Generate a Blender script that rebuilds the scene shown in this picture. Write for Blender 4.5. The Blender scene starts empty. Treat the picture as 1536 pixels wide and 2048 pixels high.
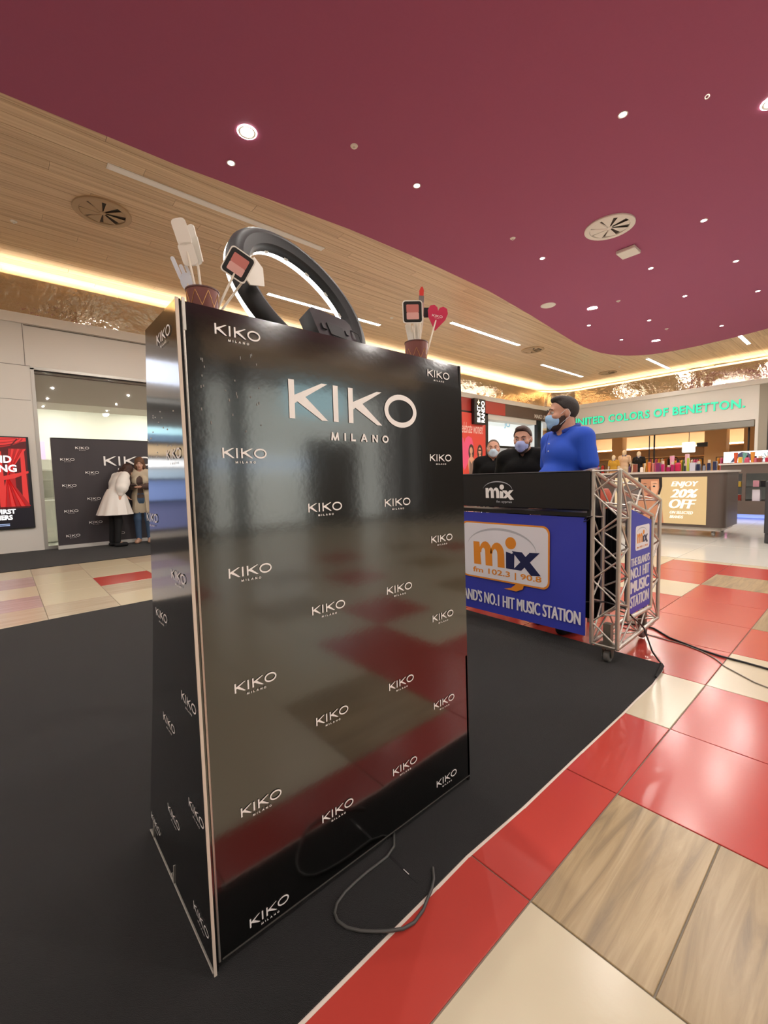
import bpy, math, random
import numpy as np
from mathutils import Vector, Matrix
random.seed(7); np.random.seed(7)
SC = bpy.context.scene
COL = SC.collection
R_ = math.radians

# ------------------------------------------------------------------ camera
cam_d = bpy.data.cameras.new('camera'); cam = bpy.data.objects.new('camera', cam_d); COL.objects.link(cam)
SC.camera = cam
cam_d.sensor_fit = 'HORIZONTAL'; cam_d.sensor_width = 36.0; cam_d.lens = 872.4 / 1536 * 36.0
cam_d.clip_start = 0.05; cam_d.clip_end = 200
_F = Vector((0.65681979, 0.7502792, -0.075292)); _R = Vector((0.75100584, -0.65986061, -0.02396266)); _U = Vector((0.06766091, 0.04080558, 0.99687357))
cam.matrix_world = Matrix(((_R.x, _U.x, -_F.x, 0), (_R.y, _U.y, -_F.y, 0), (_R.z, _U.z, -_F.z, 1.16), (0, 0, 0, 1)))

# ------------------------------------------------------------------ world, exposure
W = bpy.data.worlds.new('mall_air'); SC.world = W; W.use_nodes = True
W.node_tree.nodes['Background'].inputs[0].default_value = (1.0, 0.93, 0.84, 1)
W.node_tree.nodes['Background'].inputs[1].default_value = 0.45
VS = SC.view_settings
VS.view_transform = 'Standard'; VS.look = 'None'; VS.gamma = 1; VS.use_curve_mapping = False; VS.exposure = 0.14
SC.cycles.use_denoising = True
SC.cycles.max_bounces = 8; SC.cycles.diffuse_bounces = 4; SC.cycles.glossy_bounces = 4
SC.cycles.sample_clamp_indirect = 6
SPOT_W = 84.0; STRIP_E = 26.0; COVE_E = 44.0; HZ = 5.05
WARM = (1.0, 0.94, 0.86)

# ------------------------------------------------------------------ materials
def lin(h):
    if isinstance(h, str):
        h = [int(h[i:i + 2], 16) / 255 for i in (0, 2, 4)]
    return tuple(c / 12.92 if c <= .04045 else ((c + .055) / 1.055) ** 2.4 for c in h) + (1,)
_M = {}
def heavy2d(s, n=3, dx=.035, bold=.008, shear=0.):      # thickened lettering
    vf = text2d(s, bold, shear); v, f = join2d(*[([(x + dx * (k - (n - 1) / 2), y) for x, y in vf[0]], vf[1]) for k in range(n)])
    return v, f, [4 * k for k in range(n) for _ in vf[0]]       # every copy keeps a level of its own
def mat(name, col=None, rough=.5, metal=0., emit=0., spec=.5, bump=0., bscale=200., alpha=1., trans=0., var=0., vscale=3., coat=0., sheen=0.):
    if name in _M: return _M[name]
    m = bpy.data.materials.new(name); m.use_nodes = True; nt = m.node_tree; b = nt.nodes['Principled BSDF']
    c = lin(col) if isinstance(col, str) else tuple(col) + (1,)
    b.inputs['Base Color'].default_value = c; b.inputs['Roughness'].default_value = rough; b.inputs['Metallic'].default_value = metal
    b.inputs['Specular IOR Level'].default_value = spec; b.inputs['Coat Weight'].default_value = coat; b.inputs['Coat Roughness'].default_value = .08
    b.inputs['Sheen Weight'].default_value = sheen
    b.inputs['Transmission Weight'].default_value = trans; b.inputs['Alpha'].default_value = alpha
    if emit:
        b.inputs['Emission Color'].default_value = c; b.inputs['Emission Strength'].default_value = emit
    geo = None
    if var or bump: geo = nt.nodes.new('ShaderNodeNewGeometry')
    if var:
        n = nt.nodes.new('ShaderNodeTexNoise'); n.inputs['Scale'].default_value = vscale; n.inputs['Detail'].default_value = 4
        nt.links.new(geo.outputs['Position'], n.inputs['Vector'])
        mx = nt.nodes.new('ShaderNodeMix'); mx.data_type = 'RGBA'
        mx.inputs[6].default_value = tuple(v * (1 - var) for v in c[:3]) + (1,); mx.inputs[7].default_value = tuple(min(1, v * (1 + var)) for v in c[:3]) + (1,)
        nt.links.new(n.outputs['Fac'], mx.inputs[0]); nt.links.new(mx.outputs[2], b.inputs['Base Color'])
    if bump:
        n = nt.nodes.new('ShaderNodeTexNoise'); n.inputs['Scale'].default_value = bscale; n.inputs['Detail'].default_value = 2
        nt.links.new(geo.outputs['Position'], n.inputs['Vector'])
        bp = nt.nodes.new('ShaderNodeBump'); bp.inputs['Strength'].default_value = bump; bp.inputs['Distance'].default_value = .01
        nt.links.new(n.outputs['Fac'], bp.inputs['Height']); nt.links.new(bp.outputs['Normal'], b.inputs['Normal'])
    _M[name] = m
    return m

def wood(name, c1, c2, c3, stretch, rough=.45, rot=0., scale=1., spec=.5, objvar=.12, figure=True):
    m = bpy.data.materials.new(name); m.use_nodes = True; nt = m.node_tree; b = nt.nodes['Principled BSDF']; N = nt.nodes.new; L = nt.links.new
    geo = N('ShaderNodeNewGeometry'); oi = N('ShaderNodeObjectInfo')
    add = N('ShaderNodeVectorMath'); add.operation = 'MULTIPLY_ADD'; add.inputs[1].default_value = (1, 1, 1)
    sc = N('ShaderNodeVectorMath'); sc.operation = 'SCALE'; sc.inputs[0].default_value = (13, 7, 3); L(oi.outputs['Random'], sc.inputs['Scale'])
    L(geo.outputs['Position'], add.inputs[0]); L(sc.outputs[0], add.inputs[2])
    mp = N('ShaderNodeMapping'); mp.inputs['Scale'].default_value = stretch; mp.inputs['Rotation'].default_value = (0, 0, rot); L(add.outputs[0], mp.inputs['Vector'])
    n1 = N('ShaderNodeTexNoise'); n1.inputs['Scale'].default_value = scale; n1.inputs['Detail'].default_value = 6; n1.inputs['Roughness'].default_value = .62; n1.inputs['Distortion'].default_value = 1.1 if figure else .0
    L(mp.outputs[0], n1.inputs['Vector'])
    rp = N('ShaderNodeValToRGB'); e = rp.color_ramp.elements; e[0].position = .32; e[0].color = lin(c1); e[1].position = .68; e[1].color = lin(c3)
    k = e.new(.5); k.color = lin(c2)
    L(n1.outputs['Fac'], rp.inputs[0])
    hs = N('ShaderNodeHueSaturation'); L(rp.outputs[0], hs.inputs['Color'])
    mr = N('ShaderNodeMapRange'); mr.inputs[3].default_value = 1 - objvar; mr.inputs[4].default_value = 1 + objvar; L(oi.outputs['Random'], mr.inputs[0]); L(mr.outputs[0], hs.inputs['Value'])
    L(hs.outputs[0], b.inputs['Base Color']); b.inputs['Roughness'].default_value = rough; b.inputs['Specular IOR Level'].default_value = spec
    return m

def glass(name, tint=(1, 1, 1), refl=.12):
    m = bpy.data.materials.new(name); m.use_nodes = True; nt = m.node_tree; nt.nodes.clear(); N = nt.nodes.new; L = nt.links.new
    o = N('ShaderNodeOutputMaterial'); t = N('ShaderNodeBsdfTransparent'); g = N('ShaderNodeBsdfGlossy'); x = N('ShaderNodeMixShader'); f = N('ShaderNodeFresnel')
    t.inputs[0].default_value = tint + (1,); g.inputs['Roughness'].default_value = .02; f.inputs[0].default_value = 1.5
    ma = N('ShaderNodeMath'); ma.operation = 'MULTIPLY_ADD'; ma.inputs[1].default_value = 1.0; ma.inputs[2].default_value = refl
    L(f.outputs[0], ma.inputs[0]); L(ma.outputs[0], x.inputs[0]); L(t.outputs[0], x.inputs[1]); L(g.outputs[0], x.inputs[2]); L(x.outputs[0], o.inputs[0])
    return m

def bronze_mirror():
    m = bpy.data.materials.new('bronze_mirror'); m.use_nodes = True; nt = m.node_tree; b = nt.nodes['Principled BSDF']; N = nt.nodes.new; L = nt.links.new
    b.inputs['Base Color'].default_value = (.80, .69, .54, 1); b.inputs['Metallic'].default_value = 1; b.inputs['Roughness'].default_value = .07
    geo = N('ShaderNodeNewGeometry'); n = N('ShaderNodeTexNoise'); n.inputs['Scale'].default_value = 1.6; n.inputs['Detail'].default_value = 5; n.inputs['Roughness'].default_value = .6
    L(geo.outputs['Position'], n.inputs['Vector'])
    bp = N('ShaderNodeBump'); bp.inputs['Strength'].default_value = .35; bp.inputs['Distance'].default_value = .12
    L(n.outputs['Fac'], bp.inputs['Height']); L(bp.outputs['Normal'], b.inputs['Normal'])
    return m

BLACKGLOSS = mat('black_gloss_film', '0b0b0a', rough=.12, spec=1.0, bump=.018, bscale=45, coat=1.0)
SIDEGLOSS = mat('black_gloss_side', '0a0a0b', rough=.10, spec=1.0, bump=.012, bscale=30, coat=1.0)
WHITEPRINT = mat('white_print', 'fcfaf6', rough=.4)
CARPET = mat('black_carpet', '070707', rough=.95, bump=.6, bscale=900, var=.35, vscale=60, spec=.15, sheen=.17)
ALU = mat('brushed_aluminium', 'd2cdc3', rough=.36, metal=.8)
STEEL = mat('dull_steel', '8f8a80', rough=.45, metal=.8)
BLACKPL = mat('black_plastic', '17171a', rough=.38)
DARKPL = mat('dark_grey_plastic', '232326', rough=.5)
WHITE = mat('white_paint', 'e8e4dc', rough=.55)
WALLW = mat('warm_white_panel', 'e4dfd6', rough=.42)
RED_TILE = mat('red_tile', 'bb443a', rough=.20, var=.05, vscale=2, bump=.02, bscale=60)
CREAM_TILE = mat('cream_tile', 'd0c5a8', rough=.22, var=.03, vscale=2, bump=.02, bscale=60)
WOOD_TILE = wood('wood_look_tile', '806e51', '9f8963', 'b29d77', (1.1, 13, 4), rough=.3, figure=True, objvar=.06, scale=1.5)
GREIGE_TILE = wood('greige_wood_tile', 'b7a88f', 'c3b49a', 'cabda5', (1.2, 14, 4), rough=.25, objvar=.05)
MAUVE_TILE = wood('mauve_wood_tile', 'a58f8b', 'b39d98', 'bfaaa4', (1.2, 14, 4), rough=.25, objvar=.05)
GROUT = mat('grout', '8c8577', rough=.9)
WHITEFLOOR = mat('white_polished_tile', 'dcdcd2', rough=.12, var=.02)
PURPLE = mat('plum_ceiling_paint', 'a05074', rough=.75, var=.03, vscale=30)
CEILWOOD = wood('ceiling_oak', 'bb9d7c', 'd2b692', 'e2caa8', (.35, 30, 1), rough=.32, figure=False, objvar=.05)
BRONZE = bronze_mirror()
PANE = glass('shop_glass', (.96, .98, .96), .03)
LAMP = mat('lamp_glow', (1.0, .95, .86), emit=60)
STRIP = mat('strip_glow', (1.0, .95, .88), emit=STRIP_E)
STRIPOFF = mat('strip_diffuser_dim', 'd8d2c8', rough=.5, emit=.12)
COVE = mat('cove_glow', (1.0, .76, .46), emit=COVE_E)
GREENNEON = mat('green_sign_glow', (.03, .66, .36), emit=.72)
GREENSIDE = mat('green_sign_return', '0c5a3c', rough=.4)
SKIN = mat('skin', 'c6937a', rough=.5, var=.05, vscale=14)
SKIN2 = mat('skin_pale', 'd3a68e', rough=.5, var=.05, vscale=14)

# ------------------------------------------------------------------ mesh builder
class MB:
    def __init__(s): s.v = []; s.f = []; s.smooth = False
    def add(s, vs, fs):
        o = len(s.v); s.v += [tuple(map(float, p)) for p in vs]; s.f += [tuple(i + o for i in f) for f in fs]; return s
    def box(s, a, b, bev=0.):
        x0, y0, z0 = [min(p, q) for p, q in zip(a, b)]; x1, y1, z1 = [max(p, q) for p, q in zip(a, b)]
        if not bev:
            return s.add([(x0, y0, z0), (x1, y0, z0), (x1, y1, z0), (x0, y1, z0), (x0, y0, z1), (x1, y0, z1), (x1, y1, z1), (x0, y1, z1)],
                         [(3, 2, 1, 0), (4, 5, 6, 7), (0, 1, 5, 4), (1, 2, 6, 5), (2, 3, 7, 6), (3, 0, 4, 7)])
        e = min(bev, (x1 - x0) / 2.1, (y1 - y0) / 2.1, (z1 - z0) / 2.1)
        rings = []
        for z, i in ((z0, e), (z0 + e, 0), (z1 - e, 0), (z1, e)):
            rings.append([(x0 + i + (e if not i else 0), y0 + i, z), (x1 - i - (e if not i else 0), y0 + i, z), (x1 - i, y0 + i + (e if not i else 0), z), (x1 - i, y1 - i - (e if not i else 0), z),
                          (x1 - i - (e if not i else 0), y1 - i, z), (x0 + i + (e if not i else 0), y1 - i, z), (x0 + i, y1 - i - (e if not i else 0), z), (x0 + i, y0 + i + (e if not i else 0), z)])
        return s.loft(rings)
    def loft(s, rings, cap=True, closed=True):
        n = len(rings[0]); vs = [p for r in rings for p in r]; fs = []
        for k in range(len(rings) - 1):
            for i in range(n if closed else n - 1):
                j = (i + 1) % n; fs.append((k * n + i, k * n + j, (k + 1) * n + j, (k + 1) * n + i))
        if cap: fs += [tuple(range(n - 1, -1, -1)), tuple(range((len(rings) - 1) * n, len(rings) * n))]
        return s.add(vs, fs)
    def bar(s, a, b, r, n=10, r2=None):
        return s.tube([a, b], [r, r if r2 is None else r2], n)
    def tube(s, pts, r, n=8):
        P = [Vector(p) for p in pts]; rr = [r] * len(P) if not isinstance(r, (list, tuple)) else r
        rings = []; u = None
        for i, p in enumerate(P):
            t = (P[min(i + 1, len(P) - 1)] - P[max(i - 1, 0)]).normalized()
            if u is None:
                u = t.cross(Vector((0, 0, 1)));
                if u.length < 1e-3: u = t.cross(Vector((1, 0, 0)))
            u = (u - t * u.dot(t)).normalized(); w = t.cross(u)
            rings.append([tuple(p + (u * math.cos(2 * math.pi * k / n) + w * math.sin(2 * math.pi * k / n)) * rr[i]) for k in range(n)])
        return s.loft(rings)
    def lathe(s, prof, c=(0, 0, 0), n=20, sx=1., sy=1.):
        hollow = prof[0][0] > .005; prof = list(prof) + ([prof[0]] if hollow else [])
        return s.loft(cap=not hollow, rings=[[(c[0] + r * sx * math.cos(2 * math.pi * k / n), c[1] + r * sy * math.sin(2 * math.pi * k / n), c[2] + z) for k in range(n)] for r, z in prof])
    def prism(s, poly, f, a, b):       # poly 2D extruded: f(u,v,w) -> point
        return s.loft([[f(u, v, a) for u, v in poly], [f(u, v, b) for u, v in poly]])
    def ball(s, c, r, nu=14, nv=9):
        r = (r,) * 3 if not isinstance(r, (tuple, list)) else r
        rings = [[(c[0] + r[0] * math.sin(math.pi * (k + .02) / (nv + .04)) * math.cos(2 * math.pi * i / nu), c[1] + r[1] * math.sin(math.pi * (k + .02) / (nv + .04)) * math.sin(2 * math.pi * i / nu), c[2] - r[2] * math.cos(math.pi * k / nv)) for i in range(nu)] for k in range(nv + 1)]
        return s.loft(rings)
    def mesh(s, name, m, org=(0, 0, 0), smooth=False):
        me = bpy.data.meshes.new(name); me.from_pydata([(a - org[0], b - org[1], c - org[2]) for a, b, c in s.v], [], s.f)
        for q in (m if isinstance(m, (list, tuple)) else [m]): me.materials.append(q)
        me.validate(); me.update()
        if smooth:
            me.polygons.foreach_set('use_smooth', [True] * len(me.polygons))
            try: me.set_sharp_from_angle(angle=R_(38))
            except Exception: pass
        return me
    def build(s, name, m, parent=None, smooth=False, org=None):
        base = wloc(parent) if parent else (org or (0, 0, 0))
        o = bpy.data.objects.new(name, s.mesh(name, m, base, smooth)); COL.objects.link(o)
        if parent: o.parent = parent
        else: o.location = base
        return o
def wloc(o):
    x = Vector((0, 0, 0))
    while o is not None: x += o.location; o = o.parent
    return tuple(x)
def inst(name, me, loc, parent=None, rot=(0, 0, 0), scale=(1, 1, 1)):
    o = bpy.data.objects.new(name, me); COL.objects.link(o)
    if parent: o.parent = parent; b = wloc(parent); loc = tuple(a - c for a, c in zip(loc, b))
    o.location = loc; o.rotation_euler = rot; o.scale = scale
    return o
def tag(o, label=None, cat=None, group=None, kind=None):
    if label: o['label'] = label
    if cat: o['category'] = cat
    if group: o['group'] = group
    if kind: o['kind'] = kind
    return o
def root(name, loc, label, cat, group=None):
    o = bpy.data.objects.new(name, None); COL.objects.link(o); o.location = loc; o.empty_display_size = .1
    return tag(o, label, cat, group)
def struct(o): o['kind'] = 'structure'; return o
def copytree(o, parent=None):
    c = o.copy(); COL.objects.link(c)
    if parent: c.parent = parent
    for ch in list(o.children): copytree(ch, c)
    return c

# ------------------------------------------------------------------ flat lettering
_TX = {}
def text2d(s, bold=0., shear=0., space=1.):
    key = (s, bold, shear, space)
    if key in _TX: return _TX[key]
    cu = bpy.data.curves.new('t', 'FONT'); cu.body = s; cu.size = 1; cu.offset = bold; cu.shear = shear; cu.space_character = space; cu.resolution_u = 3; cu.dimensions = '2D'; cu.fill_mode = 'FRONT' if cu.dimensions == '3D' else 'BOTH'
    ob = bpy.data.objects.new('t', cu); COL.objects.link(ob); bpy.context.view_layer.update()
    dg = bpy.context.evaluated_depsgraph_get(); me = ob.evaluated_get(dg).to_mesh()
    vs = [(v.co.x, v.co.y) for v in me.vertices]; fs = [tuple(p.vertices) for p in me.polygons]
    ob.evaluated_get(dg).to_mesh_clear(); bpy.data.objects.remove(ob); bpy.data.curves.remove(cu)
    _TX[key] = (vs, fs); return _TX[key]
def fit2d(vf, w, h, x=0, y=0):      # scale to a w x h box whose lower-left corner is x,y
    vs, fs = vf[:2]; a = np.array(vs); lo = a.min(0); sz = a.max(0) - lo
    if h is None: h = sz[1] * w / sz[0]
    if w is None: w = sz[0] * h / sz[1]
    a = (a - lo) / sz * (w, h) + (x, y)
    return ([tuple(p) for p in a], fs) + tuple(vf[2:])
def join2d(*parts):
    vs = []; fs = []
    for v, f in parts:
        o = len(vs); vs += list(v); fs += [tuple(i + o for i in q) for q in f]
    return vs, fs
def poly2d(pts): return list(pts), [tuple(range(len(pts)))]
def rect2d(x0, y0, x1, y1): return poly2d([(x0, y0), (x1, y0), (x1, y1), (x0, y1)])
def rrect2d(x0, y0, x1, y1, r, n=5):
    P = []
    for cx, cy, a in ((x1 - r, y0 + r, -90), (x1 - r, y1 - r, 0), (x0 + r, y1 - r, 90), (x0 + r, y0 + r, 180)):
        P += [(cx + r * math.cos(R_(a + 90 * k / n)), cy + r * math.sin(R_(a + 90 * k / n))) for k in range(n + 1)]
    return poly2d(P)
def ell2d(cx, cy, rx, ry, n=28): return poly2d([(cx + rx * math.cos(2 * math.pi * k / n), cy + ry * math.sin(2 * math.pi * k / n)) for k in range(n)])
def ring2d(cx, cy, rx, ry, t, n=36, a0=0, a1=360, taper=False):
    vs = []; fs = []; full = abs(a1 - a0) >= 360; m = n if full else n + 1
    for k in range(m):
        a = R_(a0 + (a1 - a0) * k / n); q = t * (math.sin(math.pi * k / n) if taper else 1) + (1e-4 if taper else 0)
        vs += [(cx + rx * math.cos(a), cy + ry * math.sin(a)), (cx + (rx - q) * math.cos(a), cy + (ry - q) * math.sin(a))]
    for k in range(n if full else n):
        j = (k + 1) % m; fs.append((2 * k, 2 * j, 2 * j + 1, 2 * k + 1))
    return vs, fs
def stroke2d(pts, t):
    vs = []; fs = []; P = [Vector(p) for p in pts]
    for i, p in enumerate(P):
        d = (P[min(i + 1, len(P) - 1)] - P[max(i - 1, 0)]).normalized(); n = Vector((-d.y, d.x)) * t / 2
        vs += [tuple(p + n), tuple(p - n)]
        if i: fs.append((2 * i - 2, 2 * i - 1, 2 * i + 1, 2 * i))
    return vs, fs
def glyph(ch, x, y, w, h, s):
    if ch == 'K':
        d = s * 1.25
        return join2d(rect2d(x, y, x + s, y + h), poly2d([(x + s, y + .40 * h), (x + s, y + .40 * h + d), (x + w - d * .9, y + h), (x + w, y + h)]),
                      poly2d([(x + s + .24 * w, y + .62 * h), (x + s + .05 * w, y + .46 * h), (x + w - d * .95, y), (x + w, y)]))
    if ch == 'I': return rect2d(x, y, x + s, y + h)
    if ch == 'O': return ring2d(x + w / 2, y + h / 2, w / 2 * 1.0, h / 2 * 1.03, s * .95, 32)
    if ch == 'L': return join2d(rect2d(x, y, x + s, y + h), rect2d(x + s, y, x + w, y + s))
    if ch == 'M': return join2d(stroke2d([(x + s / 2, y), (x + s / 2 + .1 * w, y + h)], s), stroke2d([(x + .16 * w, y + h), (x + w / 2, y)], s), stroke2d([(x + w / 2, y), (x + .84 * w, y + h)], s), stroke2d([(x + w - s / 2 - .1 * w, y + h), (x + w - s / 2, y)], s))
    if ch == 'N': return join2d(rect2d(x, y, x + s, y + h), rect2d(x + w - s, y, x + w, y + h), poly2d([(x, y + h), (x + w - s, y), (x + w, y), (x + s, y + h)]))
    if ch == 'A': return join2d(stroke2d([(x + s / 2, y), (x + w / 2, y + h)], s), stroke2d([(x + w / 2, y + h), (x + w - s / 2, y)], s), rect2d(x + .25 * w, y + .25 * h, x + .75 * w, y + .25 * h + s * .8))
def wordmark(width):                 # large word and small word under it, centred on the large word
    h = .213; s = .036
    p = [glyph('K', -.5, -h / 2, .256, h, s), glyph('I', -.205, -h / 2, .04, h, s), glyph('K', -.093, -h / 2, .271, h, s), glyph('O', .20, -h / 2, .30, h, s)]
    x = -.228; hh = .047
    for ch, w in (('M', .058), ('I', .012), ('L', .036), ('A', .055), ('N', .046), ('O', .054)):
        p.append(glyph(ch, x, -.217, w, hh, .0115)); x += w + .0392
    v, f = join2d(*p)
    return [(a * width, b * width) for a, b in v], f
def decal(name, vf, m, fr, parent, off=.0015, at=(0, 0), label=None, thick=0.):
    O, Rv, Uv = [Vector(q) for q in fr]; N = Rv.cross(Uv).normalized(); mb = MB(); vs, fs = vf[:2]
    comp = list(range(len(vs)))                 # overlapping strokes each sit a hair above the one before
    def find(i):
        while comp[i] != i: comp[i] = comp[comp[i]]; i = comp[i]
        return i
    for f in fs:
        for q in f[1:]: comp[find(q)] = find(f[0])
    order = {}
    lev = [order.setdefault(find(i), len(order)) % 60 for i in range(len(vs))]
    if len(vf) > 2: lev = vf[2]
    elif len(order) > 30: lev = [0] * len(vs)
    P = [O + Rv * (x + at[0]) + Uv * (y + at[1]) + N * (off + (0 if thick else .00006 * l)) for (x, y), l in zip(vs, lev)]
    ff = []
    for f in fs:
        a, b, c = [Vector(vs[i]) for i in f[:3]]
        area = sum(vs[f[i]][0] * vs[f[(i + 1) % len(f)]][1] - vs[f[(i + 1) % len(f)]][0] * vs[f[i]][1] for i in range(len(f)))
        ff.append(f if area > 0 else tuple(reversed(f)))
    if thick:
        n = len(P); e = {}
        for f in ff:
            for i in range(len(f)):
                e[(f[i], f[(i + 1) % len(f)])] = 1
        side = [(a, b, b + n, a + n) for (a, b) in e if (b, a) not in e]
        side = [tuple(reversed(q)) for q in side]
        mb.add([tuple(p + N * thick) for p in P] + [tuple(p) for p in P], ff + side)
    else: mb.add([tuple(p) for p in P], ff)
    o = mb.build(name, m, parent)
    if label: o['label'] = label
    return o
XZ = lambda y, x=0, z=0: ((x, y, z), (1, 0, 0), (0, 0, 1))      # print that faces -Y
YZ = lambda x, y=0, z=0: ((x, y, z), (0, -1, 0), (0, 0, 1))     # print that faces -X

# ------------------------------------------------------------------ organic shapes: signed distance fields meshed with surface nets
def smin(a, b, k):
    if k <= 0: return np.minimum(a, b)
    h = np.clip(.5 + .5 * (b - a) / k, 0, 1); return b * (1 - h) + a * h - k * h * (1 - h)
class Field:
    def __init__(s, lo, hi, h):
        s.lo = np.array(lo, float); s.h = h; s.n = np.ceil((np.array(hi) - s.lo) / h).astype(int) + 1
        s.D = np.full(s.n, .3, np.float32)
    def sub(s, lo, hi):
        a = np.clip(np.floor((np.array(lo) - s.lo) / s.h).astype(int), 0, s.n); b = np.clip(np.ceil((np.array(hi) - s.lo) / s.h).astype(int) + 1, 0, s.n)
        sl = tuple(slice(i, j) for i, j in zip(a, b))
        ax = [s.lo[i] + s.h * np.arange(a[i], b[i]) for i in range(3)]
        return sl, np.meshgrid(*ax, indexing='ij')
    def put(s, lo, hi, fn, k, op='u'):
        mg = .06 + k; sl, P = s.sub(np.array(lo) - mg, np.array(hi) + mg)
        if P[0].size == 0: return
        d = fn(*P); s.D[sl] = smin(s.D[sl], d, k) if op == 'u' else np.maximum(s.D[sl], -d)
    def cap(s, a, b, ra, rb=None, k=.02, op='u'):
        rb = ra if rb is None else rb; a = np.array(a, float); b = np.array(b, float); ab = b - a; L = float(ab @ ab) + 1e-9; r = max(ra, rb)
        def fn(x, y, z):
            t = np.clip(((x - a[0]) * ab[0] + (y - a[1]) * ab[1] + (z - a[2]) * ab[2]) / L, 0, 1)
            return np.sqrt((x - a[0] - t * ab[0]) ** 2 + (y - a[1] - t * ab[1]) ** 2 + (z - a[2] - t * ab[2]) ** 2) - (ra + (rb - ra) * t)
        s.put(np.minimum(a, b) - r, np.maximum(a, b) + r, fn, k, op)
    def ell(s, c, r, M=None, k=.02, op='u'):
        c = np.array(c, float); r = np.array(r, float); M = np.eye(3) if M is None else np.array(M); R = r.max()
        def fn(x, y, z):
            q = [(x - c[0]) * M[0, i] + (y - c[1]) * M[1, i] + (z - c[2]) * M[2, i] for i in range(3)]
            k0 = np.sqrt(sum((q[i] / r[i]) ** 2 for i in range(3))); k1 = np.sqrt(sum((q[i] / r[i] ** 2) ** 2 for i in range(3))) + 1e-6
            return k0 * (k0 - 1) / k1
        s.put(c - R, c + R, fn, k, op)
    def cut(s, c, n):              # keep the side the normal points away from
        sl, P = s.sub(s.lo, s.lo + s.h * s.n); n = np.array(n, float); n /= np.linalg.norm(n)
        s.D = np.maximum(s.D, ((P[0] - c[0]) * n[0] + (P[1] - c[1]) * n[1] + (P[2] - c[2]) * n[2])[:s.n[0], :s.n[1], :s.n[2]].astype(np.float32))
    def mb(s):
        D = s.D; D[0] = D[-1] = .3; D[:, 0] = D[:, -1] = .3; D[:, :, 0] = D[:, :, -1] = .3
        ins = D < 0; nx, ny, nz = [q - 1 for q in D.shape]
        cnt = np.zeros((nx, ny, nz), np.float32); acc = np.zeros((nx, ny, nz, 3), np.float32)
        C = [(i, j, k) for i in (0, 1) for j in (0, 1) for k in (0, 1)]
        vw = lambda A, c: A[c[0]:c[0] + nx, c[1]:c[1] + ny, c[2]:c[2] + nz]
        for a in C:
            for ax in range(3):
                if a[ax]: continue
                b = list(a); b[ax] = 1
                da, db = vw(D, a), vw(D, b); m = (da < 0) != (db < 0)
                t = np.where(m, da / np.where(da == db, 1, da - db), 0)
                cnt += m
                for q in range(3): acc[..., q] += np.where(m, a[q] + (t if q == ax else 0), 0)
        act = cnt > 0; idx = np.full(cnt.shape, -1, np.int64); idx[act] = np.arange(act.sum())
        ijk = np.argwhere(act); V = (ijk + acc[act] / cnt[act][:, None]) * s.h + s.lo
        F = []
        for ax in range(3):
            sl0 = [slice(1, -1)] * 3; sl0[ax] = slice(0, -1); sl1 = list(sl0); sl1[ax] = slice(1, None)
            A = ins[tuple(sl0)]; B = ins[tuple(sl1)]; e = np.argwhere(A != B); fl = A[A != B]
            off = [0, 0, 0]; e = e + np.array([0 if q == ax else 1 for q in range(3)])
            u, v = [(1, 2), (2, 0), (0, 1)][ax]
            def cell(du, dv):
                c = e.copy(); c[:, u] -= du; c[:, v] -= dv; return idx[c[:, 0], c[:, 1], c[:, 2]]
            q = np.stack([cell(1, 1), cell(0, 1), cell(0, 0), cell(1, 0)], 1)
            q[~fl] = q[~fl][:, ::-1]; F.append(q)
        F = np.concatenate(F); F = F[(F >= 0).all(1)]
        m = MB(); m.v = [tuple(p) for p in V.tolist()]; m.f = [tuple(p) for p in F.tolist()]
        return m

# ================================================================== SETTING
# ---- floor: recessed grout slab with every visible tile as a piece of its own
floor = struct(MB().box((-10, -9, -.06), (24, 14, -.004)).build('floor', GROUT, org=(0, 0, -.06)))
_tm = {}
def tile(x0, y0, x1, y1, m, name='floor_tile', gap=.0022):
    k = (round(x1 - x0, 3), round(y1 - y0, 3), m.name)
    if k not in _tm:
        w, d = k[0] / 2 - gap, k[1] / 2 - gap
        mb = MB(); e = .0015
        mb.loft([[(-w, -d, -.012), (w, -d, -.012), (w, d, -.012), (-w, d, -.012)], [(-w, -d, -e), (w, -d, -e), (w, d, -e), (-w, d, -e)], [(-w + e, -d + e, 0), (w - e, -d + e, 0), (w - e, d - e, 0), (-w + e, d - e, 0)]])
        _tm[k] = mb.mesh(name, m)
    return inst(name, _tm[k], ((x0 + x1) / 2, (y0 + y1) / 2, 0), floor)
XL = [1.013 - .603 * k for k in range(6, 0, -1)] + [1.013, 1.608, 2.206, 2.813, 3.43, 4.07, 4.71, 5.35, 6.0, 6.67, 6.83]
YR = [(-.015 + .603 * j, .588 + .603 * j) for j in range(-6, 7)]
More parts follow.
